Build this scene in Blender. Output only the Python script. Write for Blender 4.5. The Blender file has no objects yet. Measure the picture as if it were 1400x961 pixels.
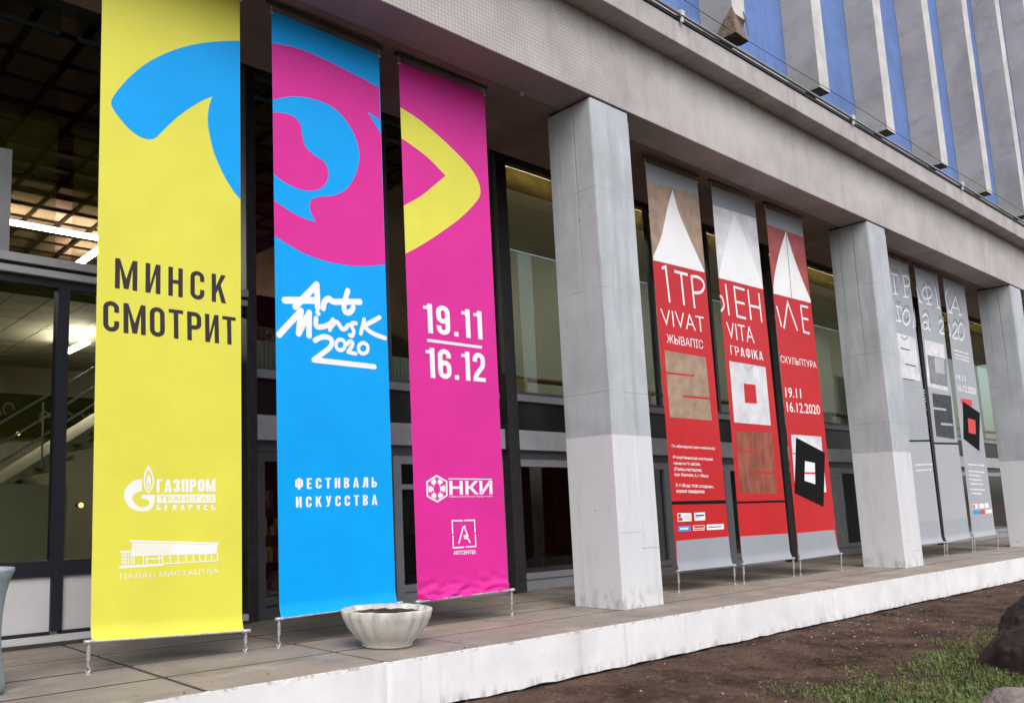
import bpy, bmesh, math, random
from mathutils import Vector, Matrix, noise
from mathutils.geometry import tessellate_polygon
R = math.radians
random.seed(7)
sc = bpy.context.scene
col = sc.collection

# ---------------------------------------------------------------- camera, sky, sun, exposure
EYE = Vector((0, 0, 1.25))
FWD = Vector((0.6055025791856411, 0.7833920385232237, 0.14022674701341478))
RGT = Vector((0.7930488981697887, -0.6086890702652992, -0.02389687952954482))
UPV = Vector((-0.06663386309692876, -0.12567628940255027, 0.989830994953576))
FOC, PPX, PPY = 1151.915, 484.708, 537.174          # lens in pixels of the 1400 px wide photograph
cd = bpy.data.cameras.new('camera'); cam = bpy.data.objects.new('camera', cd); col.objects.link(cam)
cam.matrix_world = Matrix(((RGT.x, UPV.x, -FWD.x, EYE.x), (RGT.y, UPV.y, -FWD.y, EYE.y),
                           (RGT.z, UPV.z, -FWD.z, EYE.z), (0, 0, 0, 1)))
cd.sensor_width = 36.0
cd.lens = FOC / 1400 * 36
cd.shift_x = (700 - PPX) / 1400
cd.shift_y = (PPY - 480.5) / 1400
cd.clip_start = 0.05; cd.clip_end = 2000
sc.camera = cam

SUN_EL, SUN_AZ = 52, -28            # azimuth: degrees from -Y towards +X
w = bpy.data.worlds.new("World"); sc.world = w; w.use_nodes = True
nt = w.node_tree; bg = nt.nodes['Background']
sky = nt.nodes.new('ShaderNodeTexSky'); sky.sky_type = 'NISHITA'; sky.sun_disc = False
sky.sun_elevation = R(SUN_EL); sky.sun_rotation = R(180 - SUN_AZ); sky.dust_density = 4; sky.air_density = 1.2
hs = nt.nodes.new('ShaderNodeHueSaturation'); hs.inputs['Saturation'].default_value = 0.8
nt.links.new(sky.outputs[0], hs.inputs['Color']); nt.links.new(hs.outputs[0], bg.inputs[0])
bg.inputs[1].default_value = 0.15
sl = bpy.data.lights.new('sun', 'SUN'); sl.energy = 0.65; sl.angle = R(70); sl.color = (1, 0.985, 0.97)
so = bpy.data.objects.new('sun', sl); col.objects.link(so)
sd = Vector((math.sin(R(SUN_AZ)) * math.cos(R(SUN_EL)), -math.cos(R(SUN_AZ)) * math.cos(R(SUN_EL)), math.sin(R(SUN_EL))))
so.rotation_euler = sd.to_track_quat('Z', 'Y').to_euler(); so.location = sd * 50
sc.view_settings.view_transform = 'Standard'; sc.view_settings.look = 'None'
sc.view_settings.gamma = 1; sc.view_settings.exposure = 0.82
sc.render.engine = 'CYCLES'
sc.cycles.use_denoising = True
sc.cycles.max_bounces = 8; sc.cycles.transparent_max_bounces = 12

# ---------------------------------------------------------------- geometry helpers
class MB:
    """collects shapes; build() links them as ONE mesh object"""
    def __init__(s): s.v = []; s.f = []; s.m = []; s.sm = []; s.k = 0
    def face(s, pts, m=0, smooth=False):
        n = len(s.v); s.v += [tuple(p) for p in pts]; s.f.append(tuple(range(n, n + len(pts)))); s.m.append(m); s.sm.append(smooth)
    def mesh(s, V, F, m=0, smooth=False):
        n = len(s.v); s.v += [tuple(p) for p in V]
        for f in F: s.f.append(tuple(i + n for i in f)); s.m.append(m); s.sm.append(smooth)
    def box(s, x0, x1, y0, y1, z0, z1, m=0):
        V = [(x, y, z) for x in (x0, x1) for y in (y0, y1) for z in (z0, z1)]
        s.mesh(V, [(0, 1, 3, 2), (4, 6, 7, 5), (0, 4, 5, 1), (2, 3, 7, 6), (0, 2, 6, 4), (1, 5, 7, 3)], m)
    def tube(s, pts, r, n=8, m=0, caps=True, smooth=True):
        pts = [Vector(p) for p in pts]; rs = r if isinstance(r, (list, tuple)) else [r] * len(pts)
        V = []; F = []; ref = None
        for i, p in enumerate(pts):
            t = (pts[min(i + 1, len(pts) - 1)] - pts[max(i - 1, 0)]).normalized()
            if ref is None: ref = Vector((0, 0, 1)) if abs(t.z) < .9 else Vector((1, 0, 0))
            a = t.cross(ref).normalized(); b = t.cross(a); ref = a.cross(t)
            for k in range(n):
                c = 2 * math.pi * k / n; V.append(p + (a * math.cos(c) + b * math.sin(c)) * rs[i])
        for i in range(len(pts) - 1):
            for k in range(n):
                F.append((i * n + k, i * n + (k + 1) % n, (i + 1) * n + (k + 1) % n, (i + 1) * n + k))
        s.mesh(V, F, m, smooth)
        if caps:
            s.face(V[:n][::-1], m); s.face(V[-n:], m)
    def build(s, name, mats, parent=None, bevel=0, loc=None):
        me = bpy.data.meshes.new(name)
        o = bpy.data.objects.new(name, me); col.objects.link(o)
        off = Vector((0, 0, 0))
        if parent is not None:
            off = root_of(parent); o.parent = parent
            if parent.type == 'MESH': off = off + Vector((0, 0, 0))
        elif loc is not None:
            off = Vector(loc); o.location = off
        me.from_pydata([(a - off.x, b - off.y, c - off.z) for a, b, c in s.v], [], s.f)
        for mt in (mats if isinstance(mats, (list, tuple)) else [mats]): me.materials.append(mt)
        me.polygons.foreach_set('material_index', s.m); me.polygons.foreach_set('use_smooth', s.sm)
        me.update()
        if bevel:
            b = o.modifiers.new('bevel', 'BEVEL'); b.width = bevel; b.segments = 2; b.limit_method = 'ANGLE'
        return o
def root_of(o):
    p = Vector((0, 0, 0))
    while o is not None: p += o.location; o = o.parent
    return p
def tag(o, label=None, cat=None, group=None, kind=None):
    if label: o['label'] = label
    if cat: o['category'] = cat
    if group: o['group'] = group
    if kind: o['kind'] = kind
    return o
def empty(name, loc, label=None, cat=None, group=None):
    o = bpy.data.objects.new(name, None); o.empty_display_size = .2; o.location = loc; col.objects.link(o)
    return tag(o, label, cat, group)
def copy_tree(o, parent=None):
    c = o.copy(); col.objects.link(c); c.parent = parent
    for ch in o.children: copy_tree(ch, c)
    return c

# ---------------------------------------------------------------- material helpers
def L(c):                                             # sRGB 0-255 to linear
    f = lambda v: v / 12.92 if v <= .04045 else ((v + .055) / 1.055) ** 2.4
    return tuple(f(v / 255) for v in c)
def mat(name, c, rough=.6, var=.12, scale=3.0, bump=0.0, bscale=60.0, spec=.4, metal=0.0, c2=None, stretch=(1, 1, 1), detail=6, thr=None):
    m = bpy.data.materials.new(name); m.use_nodes = True; n = m.node_tree.nodes; l = m.node_tree.links
    b = n['Principled BSDF']; b.inputs['Roughness'].default_value = rough; b.inputs['Metallic'].default_value = metal
    b.inputs['Specular IOR Level'].default_value = spec
    if c2 is None: c2 = tuple(max(0, v * (1 - 2 * var)) for v in c); c = tuple(v * (1 + var * .5) for v in c)
    g = n.new('ShaderNodeNewGeometry'); mp = n.new('ShaderNodeMapping'); mp.inputs['Scale'].default_value = stretch
    l.new(g.outputs['Position'], mp.inputs[0])
    t = n.new('ShaderNodeTexNoise'); t.inputs['Scale'].default_value = scale; t.inputs['Detail'].default_value = detail; t.inputs['Roughness'].default_value = .62
    l.new(mp.outputs[0], t.inputs['Vector'])
    r = n.new('ShaderNodeValToRGB'); r.color_ramp.elements[0].color = (*c2, 1); r.color_ramp.elements[1].color = (*c, 1)
    a, z = thr or (.3, .65)
    r.color_ramp.elements[0].position = a; r.color_ramp.elements[1].position = z
    l.new(t.outputs['Fac'], r.inputs[0]); l.new(r.outputs[0], b.inputs['Base Color'])
    if bump:
        t2 = n.new('ShaderNodeTexNoise'); t2.inputs['Scale'].default_value = bscale; t2.inputs['Detail'].default_value = 4
        l.new(mp.outputs[0], t2.inputs['Vector'])
        bp = n.new('ShaderNodeBump'); bp.inputs['Strength'].default_value = bump; bp.inputs['Distance'].default_value = .01
        l.new(t2.outputs['Fac'], bp.inputs['Height']); l.new(bp.outputs[0], b.inputs['Normal'])
    m['ramp'] = r.name
    return m
def overlay(m, c, fac_nodes):
    """mix another colour over a material's colour; fac_nodes(n, l, pos) returns the factor socket"""
    n = m.node_tree.nodes; l = m.node_tree.links; b = n['Principled BSDF']
    src = b.inputs['Base Color'].links[0].from_socket
    g = n.new('ShaderNodeNewGeometry')
    mx = n.new('ShaderNodeMix'); mx.data_type = 'RGBA'
    l.new(fac_nodes(n, l, g.outputs['Position']), mx.inputs[0]); l.new(src, mx.inputs[6]); mx.inputs[7].default_value = (*c, 1)
    l.new(mx.outputs[2], b.inputs['Base Color'])
    return m
def nz(scale, stretch, lo, hi, amount=1.0):
    def f(n, l, pos):
        mp = n.new('ShaderNodeMapping'); mp.inputs['Scale'].default_value = stretch; l.new(pos, mp.inputs[0])
        t = n.new('ShaderNodeTexNoise'); t.inputs['Scale'].default_value = scale; t.inputs['Detail'].default_value = 7; l.new(mp.outputs[0], t.inputs['Vector'])
        mr = n.new('ShaderNodeMapRange'); mr.inputs[1].default_value = lo; mr.inputs[2].default_value = hi; mr.inputs[4].default_value = amount
        l.new(t.outputs['Fac'], mr.inputs[0]); return mr.outputs[0]
    return f
def times(f, axis, a, b):                            # factor f faded in from coordinate a to b
    def g(n, l, pos):
        s = n.new('ShaderNodeSeparateXYZ'); l.new(pos, s.inputs[0])
        mr = n.new('ShaderNodeMapRange'); mr.inputs[1].default_value = a; mr.inputs[2].default_value = b; l.new(s.outputs[axis], mr.inputs[0])
        if f is None: return mr.outputs[0]
        mm = n.new('ShaderNodeMath'); mm.operation = 'MULTIPLY'; l.new(mr.outputs[0], mm.inputs[0]); l.new(f(n, l, pos), mm.inputs[1]); return mm.outputs[0]
    return g
def fabric(m):
    n = m.node_tree.nodes; l = m.node_tree.links; b = n['Principled BSDF']; t = n.new('ShaderNodeBsdfTranslucent'); x = n.new('ShaderNodeMixShader')
    l.new(b.inputs['Base Color'].links[0].from_socket, t.inputs[0]); x.inputs[0].default_value = .5
    l.new(b.outputs[0], x.inputs[1]); l.new(t.outputs[0], x.inputs[2]); l.new(x.outputs[0], n['Material Output'].inputs[0])
def glow(name, c, s):
    m = bpy.data.materials.new(name); m.use_nodes = True; b = m.node_tree.nodes['Principled BSDF']
    b.inputs['Base Color'].default_value = (*c, 1); b.inputs['Emission Color'].default_value = (*c, 1); b.inputs['Emission Strength'].default_value = s
    return m
def glass(name, tint, refl=1.0, rough=.0):
    m = bpy.data.materials.new(name); m.use_nodes = True; n = m.node_tree.nodes; l = m.node_tree.links; n.clear()
    o = n.new('ShaderNodeOutputMaterial'); mx = n.new('ShaderNodeMixShader'); tr = n.new('ShaderNodeBsdfTransparent'); gl = n.new('ShaderNodeBsdfGlossy')
    fr = n.new('ShaderNodeFresnel'); fr.inputs[0].default_value = 1.5
    tr.inputs[0].default_value = (*tint, 1); gl.inputs['Roughness'].default_value = rough; gl.inputs[0].default_value = (refl, refl, refl, 1)
    g = n.new('ShaderNodeNewGeometry'); ir = n.new('ShaderNodeMapRange'); ir.inputs[3].default_value = 1.5; ir.inputs[4].default_value = 1 / 1.5   # same reflection on both faces of the sheet
    l.new(g.outputs['Backfacing'], ir.inputs[0]); l.new(ir.outputs[0], fr.inputs[0])
    t = n.new('ShaderNodeTexNoise'); t.inputs['Scale'].default_value = .7; l.new(g.outputs['Position'], t.inputs['Vector'])
    bp = n.new('ShaderNodeBump'); bp.inputs['Strength'].default_value = .06; bp.inputs['Distance'].default_value = .02; l.new(t.outputs['Fac'], bp.inputs['Height'])
    l.new(bp.outputs[0], gl.inputs['Normal'])
    l.new(fr.outputs[0], mx.inputs[0]); l.new(tr.outputs[0], mx.inputs[1]); l.new(gl.outputs[0], mx.inputs[2]); l.new(mx.outputs[0], o.inputs[0])
    return m

M = {}
M['concrete'] = mat('fascia_concrete', (.45, .422, .415), .85, .10, 1.6, .35, 55)
overlay(M['concrete'], (.22, .20, .195), nz(1.1, (3.5, 1, .5), .54, .8, .42))
overlay(M['concrete'], (.27, .235, .22), nz(30, (1, 1, 1), .55, .8, .4))
overlay(M['concrete'], (.56, .55, .55), nz(.45, (1, 1, 1), .5, .75, .5))
M['cornice'] = mat('cornice_concrete', (.43, .405, .395), .85, .12, 2.2, .3, 50)
overlay(M['cornice'], (.17, .155, .15), nz(1.6, (3.5, 1, .3), .56, .8, .5))
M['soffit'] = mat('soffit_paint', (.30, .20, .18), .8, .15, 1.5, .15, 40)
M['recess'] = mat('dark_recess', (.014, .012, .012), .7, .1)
M['pillar'] = mat('pillar_upper_paint', (.44, .475, .505), .6, .10, 1.3, .2, 30)
overlay(M['pillar'], (.27, .295, .31), nz(1.2, (4, 4, .3), .50, .72, .6))
overlay(M['pillar'], (.56, .585, .60), nz(2.3, (3, 3, .5), .56, .72, .5))
def courses(n, l, pos):                                # faint horizontal joints, worn away in places
    q = n.new('ShaderNodeSeparateXYZ'); l.new(pos, q.inputs[0]); a = n.new('ShaderNodeMath'); a.operation = 'DIVIDE'; a.inputs[1].default_value = 1.34; l.new(q.outputs[2], a.inputs[0])
    b = n.new('ShaderNodeMath'); b.operation = 'FRACT'; l.new(a.outputs[0], b.inputs[0]); c = n.new('ShaderNodeMath'); c.operation = 'LESS_THAN'; c.inputs[1].default_value = .008; l.new(b.outputs[0], c.inputs[0])
    d = n.new('ShaderNodeMath'); d.operation = 'MULTIPLY'; l.new(c.outputs[0], d.inputs[0]); l.new(nz(3, (1, 1, 1), .42, .55, .7)(n, l, pos), d.inputs[1]); return d.outputs[0]
overlay(M['pillar'], (.22, .23, .24), courses)
overlay(M['pillar'], (.15, .15, .15), nz(9, (2.5, 2.5, .7), .68, .76, .5))
overlay(M['pillar'], (.66, .67, .70), nz(2, (1, 1, 1), .28, .3, 1))
n_ = M['pillar'].node_tree.nodes; lk = M['pillar'].node_tree.links
# the lower storey of each pillar is repainted white up to about 2.13 m
mixw = [x for x in n_ if x.type == 'MIX'][-1]
for k_ in list(mixw.inputs[0].links): lk.remove(k_)
g_ = n_.new('ShaderNodeNewGeometry'); s_ = n_.new('ShaderNodeSeparateXYZ'); lk.new(g_.outputs['Position'], s_.inputs[0])
r_ = n_.new('ShaderNodeMapRange'); r_.inputs[1].default_value = 2.145; r_.inputs[2].default_value = 2.125; r_.inputs[4].default_value = .88; lk.new(s_.outputs[2], r_.inputs[0]); lk.new(r_.outputs[0], mixw.inputs[0])
overlay(M['pillar'], (.45, .45, .46), nz(2.6, (3, 3, .5), .55, .75, .45))
overlay(M['pillar'], (.20, .19, .19), nz(14, (2, 2, .8), .70, .76, .6))
overlay(M['pillar'], (.30, .28, .26), times(nz(6, (2, 2, 1), .46, .66, .75), 2, .32, .0))
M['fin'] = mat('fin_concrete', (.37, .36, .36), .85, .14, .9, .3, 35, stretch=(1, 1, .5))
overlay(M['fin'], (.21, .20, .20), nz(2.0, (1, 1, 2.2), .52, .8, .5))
M['fin_lit'] = mat('fin_lit_concrete', (.56, .55, .54), .85, .12, 2, .3, 50)  # same concrete as the sides, paler to carry the light on the fronts
M['broken'] = mat('broken_concrete', (.24, .17, .125), .95, .3, 14, .9, 40)
M['tile'] = mat('blue_mosaic', (.105, .205, .50), .35, .13, 1.2)
def grid_lines(size, wd):
    def f(n, l, pos):
        s = n.new('ShaderNodeSeparateXYZ'); l.new(pos, s.inputs[0]); outs = []
        for ax in (0, 2):
            a = n.new('ShaderNodeMath'); a.operation = 'DIVIDE'; a.inputs[1].default_value = size; l.new(s.outputs[ax], a.inputs[0])
            b = n.new('ShaderNodeMath'); b.operation = 'FRACT'; l.new(a.outputs[0], b.inputs[0])
            c = n.new('ShaderNodeMath'); c.operation = 'LESS_THAN'; c.inputs[1].default_value = wd; l.new(b.outputs[0], c.inputs[0]); outs.append(c.outputs[0])
        d = n.new('ShaderNodeMath'); d.operation = 'MAXIMUM'; l.new(outs[0], d.inputs[0]); l.new(outs[1], d.inputs[1])
        e = n.new('ShaderNodeMath'); e.operation = 'MULTIPLY'; e.inputs[1].default_value = .55; l.new(d.outputs[0], e.inputs[0]); return e.outputs[0]
    return f
overlay(M['tile'], (.22, .28, .46), grid_lines(.105, .12))
overlay(M['tile'], (.06, .10, .30), nz(5, (2.5, 1, .6), .5, .75, .5))
overlay(M['concrete'], (.20, .18, .175), (lambda f: times(f, 0, 10.6, 9.2))(grid_lines(.052, .18)))
M['white_edge'] = mat('whitewashed_render', (.78, .785, .81), .75, .05, 2.5, .22, 34)
overlay(M['white_edge'], (.56, .555, .55), nz(1.3, (1, 1, .6), .52, .75, .6))
overlay(M['white_edge'], (.42, .40, .38), nz(3.5, (2.2, 1, .10), .60, .80, .5))
overlay(M['white_edge'], (.36, .31, .27), nz(6, (3.2, 1, .07), .655, .72, .55))
overlay(M['white_edge'], (.22, .19, .17), times(nz(7, (2, 1, .5), .47, .66, .8), 2, -.34, -.46))
overlay(M['white_edge'], (.30, .255, .22), times(nz(16, (1, 1, 1), .56, .62, .8), 2, -.035, .0))
M['slab'] = mat('paving_concrete', (.265, .232, .20), .72, .16, 1.3, .4, 45, spec=.35)
overlay(M['slab'], (.17, .135, .115), nz(1.9, (.7, 1.2, 1), .54, .68, .6))
overlay(M['slab'], (.30, .22, .18), nz(.8, (1, 1, 1), .56, .66, .55))
overlay(M['slab'], (.42, .38, .33), nz(3, (.5, 1, 1), .58, .72, .5))
overlay(M['slab'], (.10, .085, .07), nz(26, (1, 1, 1), .60, .68, .55))
overlay(M['slab'], (.13, .11, .095), times(nz(2.2, (.6, 1, 1), .36, .62, .75), 1, 7.2, 8.8))  # canopy shade painted into the paving, darker towards the wall
M['joint'] = mat('paving_joint', (.045, .04, .036), .95)
M['soil'] = mat('bare_soil', (.105, .069, .051), .98, .3, 1.7, .9, 25, c2=(.027, .0165, .0125), spec=.1, thr=(.34, .68), detail=10)
overlay(M['soil'], (.15, .105, .075), nz(9, (1, 1, 1), .56, .72, .6))
overlay(M['soil'], (.022, .014, .012), nz(22, (1, 1, 1), .56, .68, .7))
M['blade'] = mat('grass_blade', (.12, .175, .04), .6, .3, 3, c2=(.032, .058, .015))
M['blade2'] = mat('yellow_grass_blade', (.17, .16, .05), .6, .3, 3)
M['litter'] = mat('pale_litter', (.5, .48, .46), .8, .25, 9)
M['twig'] = mat('brown_litter', (.10, .055, .035), .9, .3, 9)
M['boulder'] = mat('brown_boulder', (.032, .020, .017), .95, .3, 3.5, 1.0, 30, c2=(.011, .007, .006), detail=12)
overlay(M['boulder'], (.085, .045, .033), nz(11, (1, 1, 1), .58, .72, .6))
M['stone'] = mat('grey_stone', (.20, .17, .155), .9, .25, 6, .8, 22)
M['bowl'] = mat('cast_concrete_bowl', (.58, .56, .53), .8, .10, 4, .35, 60)
overlay(M['bowl'], (.24, .225, .20), times(nz(7, (1, 1, .5), .45, .7, .75), 2, .20, .34))
overlay(M['bowl'], (.33, .28, .22), times(nz(5, (1, 1, .6), .4, .7, .6), 2, .16, .0))
M['urn'] = mat('grey_blue_urn', (.30, .355, .385), .6, .12, 3, .3, 30)
M['frame'] = mat('dark_grey_aluminium', (.075, .078, .088), .45, .12, 2, spec=.5)
M['navy'] = mat('dark_navy_frame', (.012, .014, .026), .45, .1)
M['alu'] = mat('grey_aluminium', (.27, .28, .305), .45, .1, 2)
M['ledge'] = mat('grey_ledge', (.40, .41, .44), .6, .12, 2, .1, 40)
M['spandrel'] = mat('black_spandrel', (.012, .012, .014), .25, .1)
M['column'] = mat('dark_granite', (.032, .030, .030), .5, .25, 12, .1, 80)
M['panel'] = mat('white_panel', (.52, .52, .55), .55, .06, 2)
M['glass'] = glass('window_glass', (.74, .79, .74), .75)
M['glass_dark'] = glass('door_glass', (.70, .74, .72), .8)
M['in_dark'] = mat('dark_brown_ceiling', (.16, .10, .065), .9, .2, 1, spec=.0)
M['in_rib'] = mat('ceiling_rib', (.010, .006, .004), .9, .1, spec=.0)
M['in_beige'] = mat('beige_interior', (.45, .385, .30), .8, .08, 1)
M['in_pale'] = mat('pale_gallery_wall', (.40, .43, .40), .85, .08, .6)
M['in_floor'] = mat('lobby_floor', (.24, .205, .175), .35, .2, 2)
M['in_grey'] = mat('dim_interior_wall', (.30, .28, .25), .8, .2, 1)
M['valance'] = mat('ochre_valance', (.42, .335, .18), .8, .12, 3)
fabric(M['valance'])
M['wood'] = mat('brown_wood', (.20, .09, .045), .5, .25, 6, stretch=(.3, 1, 4))
M['navy_cloth'] = mat('navy_curtain', (.018, .026, .07), .85, .2, 6, stretch=(6, 1, .3))
M['green_cloth'] = mat('green_curtain', (.06, .11, .085), .85, .2, 5, stretch=(6, 1, .3))
M['card'] = mat('yellow_cardboard', (.62, .44, .17), .8, .1, 4)
M['steel'] = mat('galvanised_steel', (.58, .60, .62), .35, .2, 30, metal=.6)
M['dark_steel'] = mat('dark_steel', (.045, .042, .038), .5, .2, 8)
M['black'] = mat('black_flashing', (.012, .012, .013), .5, .1)
M['led'] = glow('led_tube', (1, .91, .80), 85)
M['added_tube'] = glow('added_gallery_tube', (1, .92, .80), 22)
M['warm'] = glow('warm_lamp', (1, .50, .18), 3.2)
M['radiator'] = mat('white_radiator', (.5, .5, .48), .5, .05)
M['pink'] = mat('dusty_pink_petals', (.36, .17, .19), .8, .3, 20)
M['leafdark'] = mat('dark_leaf', (.03, .06, .025), .7, .3, 8)
M['bark'] = mat('bark', (.06, .045, .035), .95, .3, 8, .5, 20)

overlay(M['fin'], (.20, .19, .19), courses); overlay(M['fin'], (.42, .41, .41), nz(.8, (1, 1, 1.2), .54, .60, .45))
# banner cloths and inks
def cloth(name, c, rough=.42):
    m = mat(name, c, rough, .035, 1.2, .0, 10, spec=.22)
    n = m.node_tree.nodes; l = m.node_tree.links
    g = n.new('ShaderNodeNewGeometry'); t = n.new('ShaderNodeTexNoise'); t.inputs['Scale'].default_value = 2.2; t.inputs['Detail'].default_value = 2
    l.new(g.outputs['Position'], t.inputs['Vector']); bp = n.new('ShaderNodeBump'); bp.inputs['Strength'].default_value = .22; bp.inputs['Distance'].default_value = .05
    l.new(t.outputs['Fac'], bp.inputs['Height']); l.new(bp.outputs[0], n['Principled BSDF'].inputs['Normal'])
    return m
M['yellow'] = cloth('yellow_vinyl', (.71, .69, .085))
M['blue'] = cloth('cyan_blue_vinyl', (.0, .35, .86))
M['magenta'] = cloth('magenta_vinyl', (.66, .026, .30))
M['red'] = cloth('red_vinyl', (.52, .017, .021))
M['grey'] = cloth('grey_vinyl', (.31, .335, .375))
M['white'] = cloth('white_ink', (.84, .84, .86))
M['ink'] = mat('dark_ink', (.045, .037, .046), .7, .05, spec=.12)
M['blackink'] = mat('black_ink', (.008, .008, .009), .75, .1, spec=.08)
M['palevinyl'] = cloth('pale_grey_vinyl', (.37, .39, .43))
M['kraft'] = mat('kraft_paper_print', (.42, .29, .20), .5, .15, 5, c2=(.26, .175, .12))
M['crumple'] = mat('crumpled_paper_print', (.74, .745, .77), .5, .15, 3.2, c2=(.53, .54, .58), thr=(.30, .66), detail=2)
M['rust'] = mat('rusty_metal_print', (.34, .10, .055), .5, .2, 6, c2=(.16, .035, .022), stretch=(1, 1, .5))
M['rustred'] = mat('red_rust_print', (.42, .08, .065), .5, .2, 3, c2=(.27, .04, .04))
M['fadegrey'] = mat('grey_print', (.24, .25, .27), .5, .2, 8)
M['darkprint'] = mat('charcoal_print', (.075, .08, .088), .7, .2, 8, spec=.1)
M['palegrey'] = mat('pale_grey_print', (.44, .455, .49), .5, .1, 9)
M['speckle'] = mat('speckled_print', (.44, .46, .48), .5, .1, 26, c2=(.34, .36, .385), thr=(.44, .56))
M['redink'] = cloth('red_ink', (.66, .06, .06))

# ---------------------------------------------------------------- setting: soil, terrace
YE, TT = 5.677, -0.452
def soil_h(x, y):
    d = min(1, max(0, (5.62 - y) / .5))
    h = noise.noise(Vector((x * .6, y * .6, 0))) * .035 + noise.noise(Vector((x * 2.3, y * 2.3, 3))) * .022 + noise.noise(Vector((x * 7, y * 7, 5))) * .010
    near = 1 if (0 < x < 40 and y > -6) else .3
    return TT + h * near * (.45 + .55 * d) - .012
def axis(a, b, fa, fb, step):
    v = [a]; x = a
    xs = []
    x = fa
    while x < fb: xs.append(x); x += step
    far = [fa - 2 ** k * .5 for k in range(1, 10) if fa - 2 ** k * .5 > a]
    far2 = [fb + 2 ** k * .5 for k in range(1, 10) if fb + 2 ** k * .5 < b]
    return [a] + sorted(far) + xs + [fb] + far2 + [b]
xs = axis(-250, 260, 3.5, 16, .06); 
xs = [x for x in xs if x < 16] + [16 + .25 * i for i in range(1, 80)] + [36.5, 40, 50, 70, 120, 260]
ys = [-260, -120, -60, -30, -15, -8, -4, -2, -1, 0] + [.5 + .06 * i for i in range(int((YE + .5 - .5) / .06))] + [YE + .6, 10, 40, 120, 260]
b = MB(); V = [(x, y, soil_h(x, y) if y < YE + .3 else TT - .3) for y in ys for x in xs]; nx = len(xs)
b.mesh(V, [(j * nx + i, j * nx + i + 1, (j + 1) * nx + i + 1, (j + 1) * nx + i) for j in range(len(ys) - 1) for i in range(nx - 1)], 0, True)
tag(b.build('soil_ground', M['soil']), kind='structure')

b = MB()
sx = [-6.8, -5.4, -4, -2.6, -1.2, .2, 1.6, 2.98, 4.65, 5.78, 7.18] + [8.58 + 1.4 * i for i in range(26)]
sy = [YE, 6.40, 7.10, 7.84, 9.3]
rnd = random.Random(3)
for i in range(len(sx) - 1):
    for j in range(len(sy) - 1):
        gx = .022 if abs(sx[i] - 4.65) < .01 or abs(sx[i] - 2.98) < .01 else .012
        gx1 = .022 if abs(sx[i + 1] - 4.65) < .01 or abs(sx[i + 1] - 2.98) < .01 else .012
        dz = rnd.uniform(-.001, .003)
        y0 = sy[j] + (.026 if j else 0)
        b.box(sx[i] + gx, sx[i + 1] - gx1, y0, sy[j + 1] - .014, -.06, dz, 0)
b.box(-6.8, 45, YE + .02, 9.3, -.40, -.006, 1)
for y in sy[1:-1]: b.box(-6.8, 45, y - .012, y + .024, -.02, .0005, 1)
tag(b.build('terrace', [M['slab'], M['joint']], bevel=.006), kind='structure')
b = MB()
# the whitewashed edge: finely divided so that its top and bottom lines are chipped
ex = []; x = -6.8
while x < 44:
    ex.append(x); x += (.05 if 3 < x < 20 else .25)
rows = [-.452, -.40, -.25, -.10, -.03, -.004]
V = []
for x in ex:
    for k, z in enumerate(rows):
        n1 = noise.noise(Vector((x * 3.1, z * 3, 1))); n2 = noise.noise(Vector((x * 13, k, 7)))
        y = YE - .022 + n1 * .0025 + n2 * .001
        zz = z
        if k == 0: zz = -.452 + .015 + n1 * .014 + n2 * .006
        if k == 5: zz = z - max(0, n2 - .25) * .012; y += max(0, n2 - .2) * .008
        for jx in (4.65, 13.0, 21.6):
            if abs(x - jx) < .03: y += .012
        V.append((x, y, zz))
for x in ex: V.append((x, YE + .03 , -.006))
n6 = len(rows)
F = [(i * n6 + k, (i + 1) * n6 + k, (i + 1) * n6 + k + 1, i * n6 + k + 1) for i in range(len(ex) - 1) for k in range(n6 - 1)]
base = len(ex) * n6
F += [(i * n6 + 5, (i + 1) * n6 + 5, base + i + 1, base + i) for i in range(len(ex) - 1)]
b.mesh(V, F, 0)
b.box(-6.8, 44, YE + .032, YE + .2, -.9, -.07, 1)
tag(b.build('terrace_kerb', [M['white_edge'], M['joint']]), kind='structure')

# ---------------------------------------------------------------- the exhibition building
hall = empty('exhibition_hall', (18, 8.9, 0), 'modernist concrete exhibition hall with square pillars, blue mosaic upper wall and glazed ground floors', 'building')
YG = 8.915
X0, X1 = -6.5, 44
def part(name, fn, mats, parent=hall, bevel=0):
    b = MB(); fn(b); return b.build(name, mats, parent, bevel)
# fascia beam, cornice, soffits
def f(b): b.box(X0, X1, 6.305, 6.82, 6.612, 7.79)
part('fascia', f, M['concrete'], bevel=.012)
def f(b): b.box(X0, X1, 6.005, 6.95, 7.79, 8.15)
cornice = part('cornice', f, M['cornice'], bevel=.012)
def f(b): b.box(X0, X1, 5.985, 6.90, 8.153, 8.20); 
part('flashing', f, M['black'], cornice)
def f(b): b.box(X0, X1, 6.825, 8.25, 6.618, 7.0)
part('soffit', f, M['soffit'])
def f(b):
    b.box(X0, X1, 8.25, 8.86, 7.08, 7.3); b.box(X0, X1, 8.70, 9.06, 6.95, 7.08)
part('window_head', f, M['recess'])
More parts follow.
